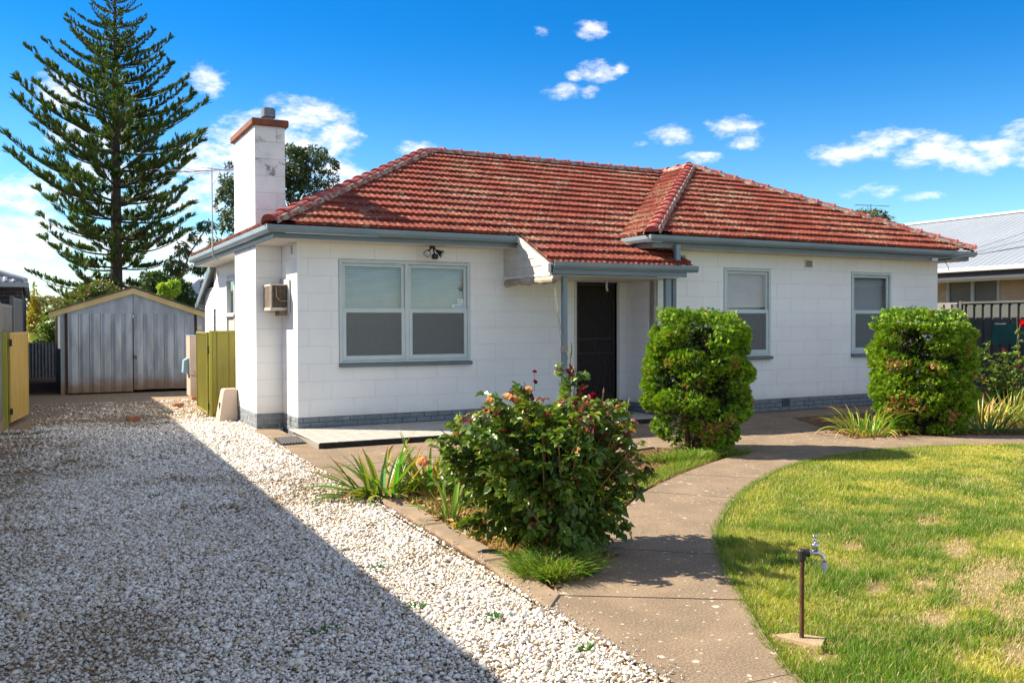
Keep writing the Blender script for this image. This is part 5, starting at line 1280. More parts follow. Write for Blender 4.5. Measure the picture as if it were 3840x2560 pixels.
# shaggy rim where the lawn overhangs the path
def rim(pts, n, seed, h=.06, off=(-.045, .03), z0=-.10, w=.005):
    rs = np.random.RandomState(seed); P = np.array([(p[0], p[1]) for p in pts]); i = rs.randint(0, len(P)-1, n); t = rs.rand(n)[:, None]
    q = P[i]*(1-t)+P[i+1]*t; d = unit(P[i+1]-P[i]); nr = np.stack([d[:, 1], -d[:, 0]], 1); q = q+nr*rs.uniform(off[0], off[1], (n, 1))
    return q, nr, rs
def rim_grass(pts, n, seed, h=.06, lean=-.5, **k):
    q, nr, rs = rim(pts, n, seed, **k); pos = np.concatenate([q, np.full((n, 1), -.10)], 1)
    f = rs.normal(size=(n, 3))*.5; f[:, :2] += nr*lean; f[:, 2] = 1; up = rs.normal(size=(n, 3)); up[:, 2] = 0; hh = h*rs.uniform(.6, 1.5, n)
    T = [(-.5, 0, 0), (.5, 0, 0), (.34, .55, .05), (-.34, .55, .05), (0, 1, -.12)]
    V, _ = scatter(T, [(0, 1, 2)], pos, f, up, np.stack([np.full(n, .005), hh, hh], 1)); base = np.arange(n)[:, None]*5
    F = np.concatenate([base+np.array([0, 1, 2]), base+np.array([0, 2, 3]), base+np.array([3, 2, 4])]).astype(np.int32)
    return V, F, col_rep(lerp_cols((.08, .18, .015), (.30, .37, .05), rs.rand(n)), 5)
near_edge = [p for p in LAWN_EDGE if p.x < 8 and p.y < -5.5]
V, F, c = rim_grass(near_edge, 11000, 3, h=.046)
o = np_obj('grass', V, F, M['grass'], c, kind='stuff'); tag(o, 'long dark green grass hanging over the lawn edge', 'grass')

def tuft(name, label, cat, cx, cy, rx, ry, n, h, w, cols, seed, z0=-.10, lean=.5, group=None, stuff=True):
    rs = np.random.RandomState(seed); a = rs.uniform(0, 2*math.pi, n); r = np.sqrt(rs.rand(n))
    pos = np.stack([cx+np.cos(a)*r*rx, cy+np.sin(a)*r*ry, np.full(n, z0)], 1)
    f = np.stack([np.cos(a)*r*lean, np.sin(a)*r*lean, np.ones(n)], 1)+rs.normal(size=(n, 3))*.22; f = unit(f)
    hh = h*rs.uniform(.5, 1.2, n)
    # arching blade of four segments
    V = []; side = unit(np.cross(f, np.array([0, 0, 1.])+rs.normal(size=(n, 3))*.3)); hor = unit(np.stack([f[:, 0], f[:, 1], np.zeros(n)], 1)+1e-6)
    L = []
    for k, (u, ww) in enumerate(((0, .7), (.3, 1), (.6, .85), (.85, .5), (1, .08))):
        p = pos+f*hh[:, None]*u+hor*hh[:, None]*.38*u*u-np.array([0, 0, 1])*hh[:, None]*.30*u**3
        L.append(p-side*w*ww*.5); L.append(p+side*w*ww*.5)
    V = np.stack(L, 1).reshape(-1, 3); base = np.arange(n)[:, None]*10
    F = np.concatenate([base+np.array([2*k, 2*k+1, 2*k+3, 2*k+2]) for k in range(4)]).astype(np.int32)
    c = lerp_cols(cols[0], cols[1], rs.rand(n))
    if len(cols) > 2: m_ = rs.rand(n) < .15; c[m_] = cols[2]
    o = np_obj(name, V, F, M['grass'], col_rep(c, 10)); return tag(o, label, cat, group, 'stuff' if stuff else None)
GC = ((.07, .17, .015), (.20, .34, .04), (.42, .33, .13))
tuft('grass', 'thick green grass tuft at the front corner of the rose bed', 'grass', -.50, -8.78, .26, .22, 1500, .24, .0065, GC, 41)
tuft('grass', 'grass growing round the foot of the left conifer', 'grass', 3.7, -4.98, .62, .18, 1400, .17, .007, GC, 42, lean=.4)
tuft('grass', 'grass growing round the foot of the left conifer', 'grass', 4.3, -5.02, .4, .14, 700, .13, .007, GC, 43, lean=.4)
bed_edge = [(.95,-7.36),(1.85,-6.54),(2.85,-5.87),(3.85,-5.30),(4.6,-4.95)]
V, F, c = rim_grass(bed_edge, 5200, 8, h=.075, lean=.15, off=(-.34, -.02))
o = np_obj('grass', V, F, M['grass'], c, kind='stuff'); tag(o, 'strip of grass between the bed and the curved path', 'grass')
rs_ = np.random.RandomState(77)
for i, (x, y, s, h, lb) in enumerate([(-1.51,-8.04,.06,.05,'small weed in the shaded gravel left of the kerb'),(-2.21,-9.13,.09,.05,'leafy weed in the dark gravel at the bottom of the driveway, the widest there'),(-1.62,-9.0,.05,.05,'small weed just inside the shadow edge near the bottom of the driveway'),(-3.97,2.24,.16,.10,'spreading weed on the gravel at the foot of the yellow gate'),(-3.55,2.07,.10,.12,'upright weed on the gravel a step right of the yellow gate'),(-1.30,-9.4,.05,.05,'tiny weed in sunlit gravel near the kerb end'),(-1.08,-10.1,.04,.05,'tiny weed in sunlit gravel beside the path edge'),(-2.6,-4.4,.06,.05,'small weed alone in the middle of the shaded driveway')]):
    tuft('weed', lb, 'weed', x, y, s, s*.6, 26, h, .014, ((.03, .13, .02), (.08, .20, .03)), 60+i, lean=1.0, group='weeds in the gravel', stuff=False)
# dry litter in the bed: curled dead leaves and straw
M['litter'] = attr_mat('dead_leaf', .8, .2)
def litter(name, n, poly, xr, yr, size, seed, label, z=-.095, cols=((.26,.13,.05),(.42,.27,.13),(.14,.07,.035))):
    rs = np.random.RandomState(seed); x = rs.uniform(*xr, n); y = rs.uniform(*yr, n); k = in_poly(x, y, poly); x, y = x[k], y[k]; n = len(x)
    pos = np.stack([x, y, z+rs.uniform(0, .02, n)], 1); f = rs.normal(size=(n, 3)); f[:, 2] *= .3; up = rs.normal(size=(n, 3))*.5; up[:, 2] += 1
    s = size*rs.uniform(.5, 1.4, n); T = [(-.3, 0, .1), (0, -.5, 0), (.3, 0, .12), (0, .6, .15), (0, 0, -.05)]
    V, F = scatter(T, [(0,1,4),(1,2,4),(2,3,4),(3,0,4)], pos, f, up, s)
    t = rs.rand(n); c = np.where((t < .5)[:, None], cols[0], np.where((t < .8)[:, None], cols[1], cols[2]))
    o = np_obj(name, V, F, M['litter'], col_rep(np.asarray(c), 5), kind='stuff'); return tag(o, label, 'leaf litter')
bedp = [(-.60,-5.2),(4.0,-4.05),(4.7,-4.9),(2.85,-5.85),(.95,-7.35),(.1,-8.15),(-.72,-9.2)]
litter('leaf_litter', 6000, bedp, (-.8, 4.8), (-9.2, -4), .035, 91, 'dead leaves and bark strewn over the rose bed')
litter('leaf_litter', 900, [(-.52,-5.3),(.2,-5.3),(.2,-8.6),(-.7,-9.15),(-.6,-7)], (-.8, .2), (-9.2, -5.2), .06, 92, 'large curled dead leaves along the kerb side of the bed', z=-.085)
litter('leaf_litter', 2500, [(7.0,-4.6),(9.6,-5.5),(9.6,-3.8),(7.0,-3.6)], (7, 9.7), (-5.6, -3.5), .04, 93, 'brown bark and needles under the right conifer')
V, F, c = grass_patch(n=9000, xr=(-.6, .6), yr=(-9.1, -5.4), poly=[(-.50,-5.5),(.5,-5.5),(.3,-8),(-.68,-9.1)], h=.05, w=.005, dry=None, seed=14, z0=-.1)
o = np_obj('grass', V, F, M['grass'], c*np.array([1.1, .9, .8]), kind='stuff'); tag(o, 'thin yellowing grass under the rose bush', 'grass')
def strew(name, n, xf, yr, size, seed, label, z):
    rs = np.random.RandomState(seed); y = rs.uniform(*yr, n); x = xf(y, rs.rand(n)); pos = np.stack([x, y, np.full(n, z)+rs.uniform(0, .006, n)], 1)
    f = rs.normal(size=(n, 3)); f[:, 2] *= .15; up = rs.normal(size=(n, 3))*.3; up[:, 2] += 1
    T = [(-.3, 0, .1), (0, -.5, 0), (.3, 0, .12), (0, .6, .15), (0, 0, -.03)]
    V, F = scatter(T, [(0,1,4),(1,2,4),(2,3,4),(3,0,4)], pos, f, up, size*rs.uniform(.5, 1.5, n)); t = rs.rand(n)
    c = np.where((t < .5)[:, None], (.20, .10, .04), np.where((t < .8)[:, None], (.34, .21, .10), (.07, .045, .03)))
    o = np_obj(name, V, F, M['litter'], col_rep(np.asarray(c), 5), kind='stuff'); return tag(o, label, 'leaf litter')
strew('leaf_litter', 420, lambda y, u: drive_x(y)-.1-u*3.3, (-11.5, 2), .026, 201, 'brown leaves and twigs scattered over the driveway gravel', -.088)
strew('leaf_litter', 90, lambda y, u: -.45+(y+10.9)*.66+u*.9*(y > -9.2)+u*.1, (-10.9, -6.9), .018, 202, 'small dry leaf bits on the curved path', G+.004)
# stray pebbles and bits on the path
rs = np.random.RandomState(5)
n = 300; x = np.concatenate([drive_x(yy := rs.uniform(-11.8, -5.5, n))+rs.exponential(.045, n)+.01]); 
k = ~((yy > -9.3) & (rs.rand(n) > .5)); x, yy = x[k], yy[k]; n = len(x)
V, F = scatter(ICO[0], ICO[1], np.stack([x, yy, np.full(n, G+.008+.0)], 1)+np.stack([np.zeros(n), np.zeros(n), (yy > -9.3)*.01], 1), rs.normal(size=(n, 3)), rs.normal(size=(n, 3)), np.stack([rs.uniform(.004, .009, n), rs.uniform(.005, .01, n), rs.uniform(.003, .005, n)], 1))
o = np_obj('gravel', V, F, M['pebble'], np.full((len(V), 3), .46), smooth=True, kind='stuff'); tag(o, 'stray pebbles kicked over the kerb and path edge', 'gravel')

# ------------------------------------------------------------------ strap-leaved plants
M['strap'] = leaf_mat('strap_leaf', rough=.4, trans=.35, spec=.45)
def strap_plant(name, label, cat, cx, cy, spots, z0=-.10, group=None, tips=True):
    t = thing(name, label, cat, (cx, cy, z0), group)
    for (x, y, az, ln, wd, el, droop, c) in spots:
        d = Vector((math.cos(az), math.sin(az), 0)); V = []; C = []; sd = Vector((-math.sin(az), math.cos(az), 0)); n = 9
        tw = R.uniform(-.5, .5); brown = R.random() < .45 and tips
        p = Vector((x, y, z0)); ang = el
        for k in range(n+1):
            u = k/n; w = wd*(.75+.6*u-1.35*u**3)*.5 if u < 1 else .001; w = max(w, .002)
            s2 = (sd*math.cos(tw*u)+Vector((0, 0, 1))*math.sin(tw*u)).normalized(); nrm = (d*math.sin(ang)-Vector((0, 0, 1))*math.cos(ang))
            V += [p-s2*w, p+nrm*w*.35, p+s2*w]
            cc = Vector(c)
            if brown and u > .72: cc = Vector((.42, .20, .07)).lerp(cc, max(0, (.85-u)/.13)) if u < .85 else Vector((.36, .16, .06))
            C += [tuple(cc)]*3
            p = p+(d*math.cos(ang)+Vector((0, 0, 1))*math.sin(ang))*ln/n; ang -= droop/n*(.5+u*1.6)
        F = []
        for k in range(n): F += [(3*k, 3*k+1, 3*k+4, 3*k+3), (3*k+1, 3*k+2, 3*k+5, 3*k+4)]
        np_obj('leaf', V, F, M['strap'], C, parent=t)
    return t
def strap_spots(cx, cy, r, n, ln, wd, cols, seed, el=(.7, 1.4), droop=(.3, 1.5), azr=(0, 2*math.pi)):
    out = []
    q = random.Random(seed)
    for i in range(n):
        az = q.uniform(*azr); rr = r*math.sqrt(q.random()); c = [a+(b-a)*q.random() for a, b in zip(*cols[:2])] if q.random() < .8 or len(cols) < 3 else list(cols[2])
        out.append((cx+rr*math.cos(az), cy+rr*math.sin(az), az+q.uniform(-.4, .4), ln*q.uniform(.6, 1.15), wd*q.uniform(.7, 1.15), q.uniform(*el), q.uniform(*droop), c))
    return out
IC = ((.075, .17, .035), (.22, .34, .05), (.42, .33, .07))
strap_plant('iris_plant', 'fan-leaved iris clump with brown tips at the gravel edge, nearest the terrace', 'iris', -.55, -5.35, strap_spots(-.50, -5.35, .28, 70, .62, .058, IC, 3, el=(.25, 1.4), droop=(.2, 1.2))+strap_spots(-.62, -5.4, .1, 16, .66, .058, IC, 31, el=(.1, .6), droop=(.1, .5), azr=(2.4, 4.2)))
strap_plant('iris_plant', 'iris clump between the terrace and the rose bush, with one tall upright leaf', 'iris', -.02, -5.35, strap_spots(-.02, -5.4, .24, 54, .58, .055, IC, 4, el=(.5, 1.45), droop=(.2, 1.1))+[(-.1, -5.45, 2.6, .78, .045, 1.25, .15, (.22, .36, .05)), (.1, -5.3, .8, .7, .045, 1.0, .3, (.2, .33, .05))])
strap_plant('iris_plant', 'single young iris fan growing in front of the rose bush', 'iris', -.42, -6.85, strap_spots(-.42, -6.85, .06, 9, .58, .045, ((.12, .26, .05), (.24, .40, .07)), 5, el=(1.0, 1.5), droop=(.05, .6))+[(-.44, -6.85, 2.9, .45, .05, .7, .9, (.22, .38, .06)), (-.42, -6.9, 3.3, .42, .05, .12, .2, (.20, .34, .06)), (-.38, -6.9, -.6, .36, .04, .2, .2, (.20, .34, .06))], tips=False)
AC_ = ((.10, .22, .03), (.30, .45, .06), (.45, .42, .10))
strap_plant('agapanthus', 'arching strap-leaved agapanthus clump at the left foot of the right conifer', 'agapanthus', 7.75, -4.35, strap_spots(7.75, -4.3, .34, 120, .62, .024, AC_, 6, el=(.5, 1.4), droop=(.5, 1.7)))
YC = ((.34, .36, .05), (.55, .50, .10), (.50, .30, .10))
DG = ((.035, .12, .03), (.08, .22, .05), (.10, .25, .05))
strap_plant('daylily', 'dark green low strap plant on the path edge right of the right conifer', 'daylily', 9.75, -5.0, strap_spots(9.75, -5.0, .38, 70, .48, .035, DG, 7, el=(.2, 1.2), droop=(.4, 1.2)))
strap_plant('daylily', 'yellow tipped strap plant behind the dark green one beside the right conifer', 'daylily', 10.2, -4.5, strap_spots(10.2, -4.5, .42, 90, .58, .026, YC, 8, el=(.9, 1.45), droop=(.1, .7)))
strap_plant('agapanthus', 'tall bright green strap plant in front of the right fence', 'agapanthus', 11.6, -4.1, strap_spots(11.6, -4.1, .6, 130, .68, .028, ((.14, .28, .05), (.32, .45, .09), (.5, .46, .14)), 9, el=(.9, 1.45), droop=(.2, .8)))
strap_plant('daylily', 'yellowing strap plant at the right end of the path bed', 'daylily', 10.6, -5.3, strap_spots(10.6, -5.25, .4, 90, .5, .028, YC, 10, el=(.6, 1.4), droop=(.3, 1)))

# ------------------------------------------------------------------ the rose bush
M['roseleaf'] = leaf_mat('rose_leaf', rough=.37, trans=.30, spec=.48)
M['stem'] = mat('green_rose_cane', (.09, .12, .03), (.20, .09, .035), rough=.6, scale=8)
def leaflet(l, w, cup=.25):
    V = [(0, 0, 0), (-.5*w, .35*l, cup*w), (0, .4*l, 0), (.5*w, .35*l, cup*w), (-.38*w, .7*l, cup*w*.6), (0, .72*l, -.05*l), (.38*w, .7*l, cup*w*.6), (0, l, -.14*l)]
    return V, [(0, 2, 1, 1), (0, 3, 2, 2), (1, 2, 5, 4), (2, 3, 6, 5), (4, 5, 7, 7), (5, 6, 7, 7)]
def compound(l, seed):
    q = random.Random(seed); V = []; F = []
    def put(org, ang, s):
        lv, lf = leaflet(l*s, l*s*q.uniform(.62, .78), q.uniform(.1, .4)); b = len(V); ro = q.uniform(-.5, .5); pi_ = q.uniform(-.5, .1)
        m = Matrix.Translation(org) @ Matrix.Rotation(ang, 4, 'Z') @ Matrix.Rotation(pi_, 4, 'X') @ Matrix.Rotation(ro, 4, 'Y')
        for v in lv: V.append(tuple(m @ Vector(v)))
        for f in lf:
            f2 = list(dict.fromkeys(f)); F.append(tuple(b+i for i in f2))
    st = l*.5
    put(Vector((0, st*2.0, -.01)), q.uniform(-.2, .2), 1.1)
    for k, sc in ((1, .95), (2, .8)):
        for s in (-1, 1): put(Vector((0, st*(2.05-.72*k), 0)), s*q.uniform(.9, 1.25), sc)
    b = len(V); V += [(-.0015, 0, 0), (.0015, 0, 0), (.001, st*2, -.01), (-.001, st*2, -.01)]; F.append((b, b+1, b+2, b+3))
    return V, F
def poly_mesh(name, V, F, m, c):
    me = bpy.data.meshes.new(name); me.from_pydata(V, [], F); me.materials.append(m)
    a = me.attributes.new('col', 'FLOAT_COLOR', 'POINT')
    cc = np.ones((len(V), 4), np.float32); cc[:, :3] = c; a.data.foreach_set('color', cc.ravel()); me.update(); return me
RC = [(.08, .15, .016), (.13, .215, .022), (.20, .28, .03), (.055, .11, .016), (.095, .17, .02)]
LEAFM = [poly_mesh('leaf', *compound(.066, s), M['roseleaf'], RC[s % 5]) for s in range(10)]
BRONZE = [poly_mesh('leaf', *compound(.056, 50+s), M['roseleaf'], [(.20, .055, .04), (.26, .11, .04), (.14, .10, .035), (.17, .03, .035)][s]) for s in range(4)]
YELLOW = [poly_mesh('leaf', *compound(.05, 70+s), M['roseleaf'], [(.55, .36, .03), (.38, .20, .06)][s]) for s in range(2)]
def bloom_mesh(col, r, open_=.6, seed=1):
    q = random.Random(seed); V = []; F = []; C = []
    for ring in range(4):
        n = 5+ring; 
        for k in range(n):
            a = 2*math.pi*(k+.5*ring)/n+q.uniform(-.1, .1); rr = r*(.25+.25*ring); tilt = .25+open_*ring*.30
            b = len(V); m = Matrix.Rotation(a, 4, 'Z') @ Matrix.Translation((rr*.45, 0, 0)) @ Matrix.Rotation(tilt, 4, 'Y')
            hgt = r*(1.15-.12*ring); w = r*(.42+.10*ring)
            for (y, z, x) in ((-.5, 0, 0), (.5, 0, 0), (-1, .55, .12), (1, .55, .12), (-.6, 1, .02), (.6, 1, .02), (0, .5, -.15*-1)):
                V.append(tuple(m @ Vector((x*r-.12*r*abs(y), y*w*.6, z*hgt)))); C.append([c*q.uniform(.85, 1.1)*(1.0-.10*ring) for c in col])
            F += [(b, b+1, b+6), (b+1, b+3, b+6), (b+3, b+5, b+6), (b+5, b+4, b+6), (b+4, b+2, b+6), (b+2, b, b+6)]
    me = bpy.data.meshes.new('bloom'); me.from_pydata(V, [], F); me.materials.append(M['petal']); a = me.attributes.new('col', 'FLOAT_COLOR', 'POINT')
    cc = np.ones((len(V), 4), np.float32); cc[:, :3] = C; a.data.foreach_set('color', cc.ravel()); me.update(); return me
M['petal'] = leaf_mat('rose_petal', rough=.6, trans=.35, spec=.2, gain=.9)
def rose_bush(t, base, tips, dens, seed, nobj=290, bronze_top=.0, leafscale=1.0, low_leaf=True):
    """canes fan out from the base; leaves sit along side shoots"""
    q = random.Random(seed); B = Vector(base); spots = []
    canes = MB()
    for i, tp_ in enumerate(tips):
        T = Vector(tp_); s = B+Vector((q.uniform(-.12, .12), q.uniform(-.12, .12), 0)); mid = s.lerp(T, .5)+Vector((q.uniform(-.08, .08), q.uniform(-.08, .08), q.uniform(.02, .16)))
        P = [s.lerp(mid, u/6*1).lerp(mid.lerp(T, u/6), u/6) for u in range(7)]
        canes.tube(P, [.011, .010, .009, .007, .006, .005, .003], 5)
        n = int(dens*(T-s).length)
        for k in range(n):
            u = q.uniform(.22 if low_leaf else .4, 1.0); j = min(5, int(u*6)); p = P[j].lerp(P[j+1], u*6-j)
            o_ = Vector((q.gauss(0, 1), q.gauss(0, 1), q.gauss(0, .7))).normalized()*q.uniform(.02, .15)*(1.25-u*.6)
            spots.append((p+o_, o_, u, T.z))
    canes.build('canes', M['stem'], t)
    ctr = B+Vector((0, 0, .55)); cam = Vector(CAM)
    spots.sort(key=lambda s: (s[0]-cam).length-((s[0]-ctr).length)*.9)
    Vs = []; Fs = []; Cs = []; b = 0; k = 0
    rest = []
    for i, (p, o_, u, tz) in enumerate(spots):
        out = (p-ctr); out.z *= .5; d = (out.normalized()+Vector((q.gauss(0, .5), q.gauss(0, .5), q.gauss(-.1, .35)))).normalized()
        up = (Vector((0, 0, 1))+d*.4+Vector((q.gauss(0, .35), q.gauss(0, .35), 0))).normalized()
        sd = d.cross(up).normalized(); up = sd.cross(d)
        r_ = q.random(); hi = (p.z-B.z)
        br = bronze_top*(max(0, hi-.95)*1.6+max(0, p.x-B.x-.05)*.75*(hi > .5))+.05
        me = q.choice(BRONZE) if r_ < br else (q.choice(YELLOW) if r_ > .975-.03*(hi < .5) else q.choice(LEAFM))
        mt = Matrix.Identity(4); sc = q.uniform(.75, 1.2)*leafscale
        for a_ in range(3): mt[a_][0] = sd[a_]*sc; mt[a_][1] = d[a_]*sc; mt[a_][2] = up[a_]*sc; mt[a_][3] = (p-d*.05*sc)[a_]
        if i < nobj:
            o = bpy.data.objects.new('leaf', me); COL.objects.link(o); attach(o, t); o.matrix_basis = mt
        else: rest.append((me, mt))
    bm = bmesh.new()
    for me, mt in rest:
        me2 = me.copy(); me2.transform(mt); bm.from_mesh(me2); bpy.data.meshes.remove(me2)
    if rest:
        fm = bpy.data.meshes.new('foliage'); bm.to_mesh(fm); fm.materials.clear(); fm.materials.append(M['roseleaf']); o = bpy.data.objects.new('foliage', fm); COL.objects.link(o); attach(o, t); o['kind'] = 'stuff'
    bm.free()
rb = thing('rose_bush', 'large dark green rose bush with peach and red blooms beside the curved path', 'rose bush', (-.25, -8.3, G))
q = random.Random(12); tips = []
for i in range(74):
    a = q.uniform(0, 2*math.pi); rr = math.sqrt(q.random()); x = -.30+math.cos(a)*rr*.86; y = -8.25+math.sin(a)*rr*.62
    top = 1.10-.14*((x+.3)/.86)**4-.06*rr*rr
    z = q.uniform(.50, 1.0)*top if rr > .55 else top*q.uniform(.88, 1.02)
    tips.append((x, y, z))
for i in range(16):
    a = q.uniform(0, 2*math.pi); tips.append((-.28+math.cos(a)*q.uniform(.45, .72), -8.25+math.sin(a)*.55, q.uniform(.08, .40)))
tips += [(.66,-8.3,.42), (.56,-8.2,.92), (-.14,-8.4,1.40), (-.10,-8.4,1.18), (.18,-8.35,1.08), (.44,-8.3,1.02), (.36,-8.3,.86), (.55,-8.3,.62), (.62,-8.35,.50), (.50,-8.2,.72), (.60,-8.3,.34), (-1.14,-8.2,.78), (-1.02,-8.2,.95), (-.9,-8.35,1.02), (-.42,-8.2,1.20), (-.50,-8.3,1.14), (-.72,-8.3,1.10)]
rose_bush(rb, (-.22, -8.35, G), tips, 29, 21, 292, bronze_top=.66, leafscale=.96)
peach = bloom_mesh((.82, .42, .20), .034, .55, 3); palep = bloom_mesh((.85, .52, .38), .040, .8, 4); redb = bloom_mesh((.30, .012, .035), .026, .8, 5); redd = bloom_mesh((.24, .01, .04), .018, .7, 6)
for me, p, tl in ((peach, (-.82,-8.42,1.085), (.2, 0)), (palep, (-.67,-8.40,1.10), (.5, .2)), (peach, (-.62,-8.42,1.085), (.9, 0)), (peach, (-.50,-8.4,1.15), (.3, .4)), (redd, (-.445,-8.4,1.285), (.3, 0)), (redd, (-.455,-8.42,1.215), (.9, .3)), (redb, (-.105,-8.5,1.15), (1.0, .6)), (redb, (.09,-8.35,1.09), (1.3, 0)), (palep, (-1.23,-8.2,.66), (.7, -.6))):
    inst('bloom', me, rb, p, rot=(tl[0], tl[1], 0))
MB().tube([(-.82,-8.42,.95), (-.82,-8.42,1.09)], .003, 4).tube([(-1.08,-8.2,.62), (-1.22,-8.2,.655)], .003, 4).tube([(-.445,-8.4,1.15), (-.445,-8.4,1.28)], .003, 4).tube([(-.14,-8.4,1.38), (-.135,-8.4,1.42), (-.13,-8.4,1.47), (-.135,-8.4,1.50)], [.004, .010, .007, .002], 6).tube([(.18,-8.35,1.0), (.185,-8.35,1.10), (.19,-8.35,1.12), (.19,-8.35,1.15)], [.003, .003, .008, .002], 6).tube([(.44,-8.3,.95), (.46,-8.3,1.03), (.465,-8.3,1.06)], [.003, .007, .002], 6).build('buds', M['stem'], rb)
# the red rose at the right edge
rr_ = thing('rose_bush', 'tall sparse rose bush with one bright red bloom at the right edge', 'rose bush', (12.3, -3.7, G))
q = random.Random(5); tips = [(12.0+q.uniform(-.5, .8), -3.7+q.uniform(-.4, .4), q.uniform(.5, 1.35)) for i in range(22)]+[(12.66,-3.6,1.5), (12.3,-3.6,1.0), (11.95,-3.6,.9), (11.8,-3.7,.62)]
rose_bush(rr_, (12.35, -3.7, G), tips, 9, 33, 0, bronze_top=.2, leafscale=1.35)
inst('bloom', bloom_mesh((.85, .01, .005), .075, .85, 8), rr_, (12.70, -3.62, 1.60), rot=(1.2, -.3, 0)); inst('bloom', redb, rr_, (12.58, -3.62, 1.76), rot=(.2, 0, 0))
MB().tube([(12.6,-3.6,1.3), (12.68,-3.6,1.6)], .005, 4).tube([(12.6,-3.6,1.3), (12.58,-3.6,1.74)], .004, 4).build('canes', M['stem'], rr_)

# ------------------------------------------------------------------ the two clipped conifers
M['conifer'] = leaf_mat('conifer_spray', rough=.55, trans=.25, spec=.3)
SPR_V = []; SPR_F = []
q = random.Random(2)
for k in range(1, 10):         # one spray: a fan of scale-leaf twigs that curls outwards
    a = (k-5)*.26+q.uniform(-.08, .08); l = 1-.07*abs(k-5)+q.uniform(-.12, .12); w = .085; cz = q.uniform(-.25, .3); b = len(SPR_V)
    dx, dy = math.sin(a), math.cos(a); px, py = dy, -dx; bx, by = dx*.15, dy*.15
    SPR_V += [(bx-px*w*.5, by-py*w*.5, 0), (bx+px*w*.5, by+py*w*.5, 0), (dx*l*.6+px*w, dy*l*.6+py*w, cz*.4), (dx*l*.6-px*w, dy*l*.6-py*w, cz*.4+.05), (dx*l, dy*l, cz)]
    SPR_F += [(b, b+1, b+2), (b, b+2, b+3), (b+3, b+2, b+4)]
def conifer(name, label, c, prof, n, seed, lobes=60, dead=()):
    """prof(z) -> (cx, cy, rx, ry) with z in 0..1"""
    t = thing(name, label, 'conifer', (c[0], c[1], G)); H = c[2]; rs = np.random.RandomState(seed); q = random.Random(seed)
    MB().tube([(c[0], c[1], G-.03), (c[0]+.02, c[1], .3), (c[0], c[1], H*.6)], [.07, .055, .03], 8).tube([(c[0]-.1, c[1]+.05, G-.03), (c[0]-.18, c[1], .35), (c[0]-.2, c[1], H*.5)], [.05, .04, .02], 7).build('trunk', mat('conifer_bark_'+str(seed), (.10, .06, .035), rough=.9), t)
    # lumps on the clipped surface
    z = rs.rand(n*2)**.9; a = rs.uniform(0, 2*math.pi, n*2)
    P = np.array([prof(v) for v in z]); 
    lz = rs.rand(lobes); la = rs.uniform(0, 2*math.pi, lobes)
    amp = np.zeros(len(z)) ; owner = np.zeros(len(z))
    for i in range(lobes):
        da = np.abs((a-la[i]+math.pi) % (2*math.pi)-math.pi); dz = (z-lz[i])*H/.42
        d = np.sqrt((da*.62/.24)**2*.6+(dz*.42/.17)**2); v = np.clip(1-d, -1, 1); m_ = v > amp; owner[m_] = i; amp = np.maximum(amp, v)
    gap = amp < .20
    keep = ~(gap & (rs.rand(len(z)) < .90)); z, a, P, amp = z[keep][:n], a[keep][:n], P[keep][:n], amp[keep][:n]; n = len(z)
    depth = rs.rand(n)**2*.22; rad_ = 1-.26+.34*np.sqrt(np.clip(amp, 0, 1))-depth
    # a cap of sprays over the flat top
    topm = z > .90; rad_[topm] *= np.sqrt(rs.rand(topm.sum()))
    x = P[:, 0]+P[:, 2]*np.cos(a)*rad_; y = P[:, 1]+P[:, 3]*np.sin(a)*rad_; zz = G+.03+z*(H-G)+np.where(topm, .05*np.clip(amp, 0, 1)+rs.normal(size=n)*.02, 0)
    pos = np.stack([x, y, zz], 1)
    nr = unit(np.stack([np.cos(a)/P[:, 2], np.sin(a)/P[:, 3], np.where(topm, 3.5, .35)], 1))
    fwd = unit(nr*.55+rs.normal(size=(n, 3))*.50+np.array([0, 0, .55])); up = unit(np.cross(nr, rs.normal(size=(n, 3))))
    sz = rs.uniform(.036, .066, n)
    V, F = scatter(SPR_V, SPR_F, pos-fwd*sz[:, None]*.5, fwd, up, sz); k = len(SPR_V)
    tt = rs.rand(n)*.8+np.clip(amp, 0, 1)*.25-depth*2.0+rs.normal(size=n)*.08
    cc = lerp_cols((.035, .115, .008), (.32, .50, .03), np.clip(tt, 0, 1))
    yl = rs.rand(n) < .03; cc[yl] = (.42, .33, .09)
    for dx, dz, rr in dead:      # dead brown patches, seen from the front
        m_ = (np.abs(pos[:, 0]-c[0]-dx) < rr) & (np.abs(pos[:, 2]-dz) < rr*1.2) & (pos[:, 1] < c[1]) & (rs.rand(n) < .55); cc[m_] = np.array([.48, .27, .12])*rs.uniform(.6, 1.1, (m_.sum(), 1))
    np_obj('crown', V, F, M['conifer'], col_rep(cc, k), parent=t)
    # dark inner twigs
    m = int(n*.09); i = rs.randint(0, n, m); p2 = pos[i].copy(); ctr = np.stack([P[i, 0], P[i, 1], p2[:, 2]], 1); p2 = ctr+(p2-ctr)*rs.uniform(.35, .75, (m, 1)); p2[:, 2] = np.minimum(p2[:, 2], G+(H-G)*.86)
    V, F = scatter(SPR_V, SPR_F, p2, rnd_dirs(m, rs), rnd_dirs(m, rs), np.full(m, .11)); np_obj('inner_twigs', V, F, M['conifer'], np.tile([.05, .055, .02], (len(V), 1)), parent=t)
    return t
def sm(v, a, b): u = min(1, max(0, (v-a)/(b-a))); return u*u*(3-2*u)
def prof1(v):
    x = 4.30-.02*v; rx = .48+.40*sm(v, 0, .25)-.12*sm(v, .55, .95)-.02*v
    return (x-.06+.07*sm(v, .35, .65), -4.50, rx*.87*(1-.10*sm(v, .9, 1)), .54+.12*sm(v, 0, .3)-.1*sm(v, .8, 1))
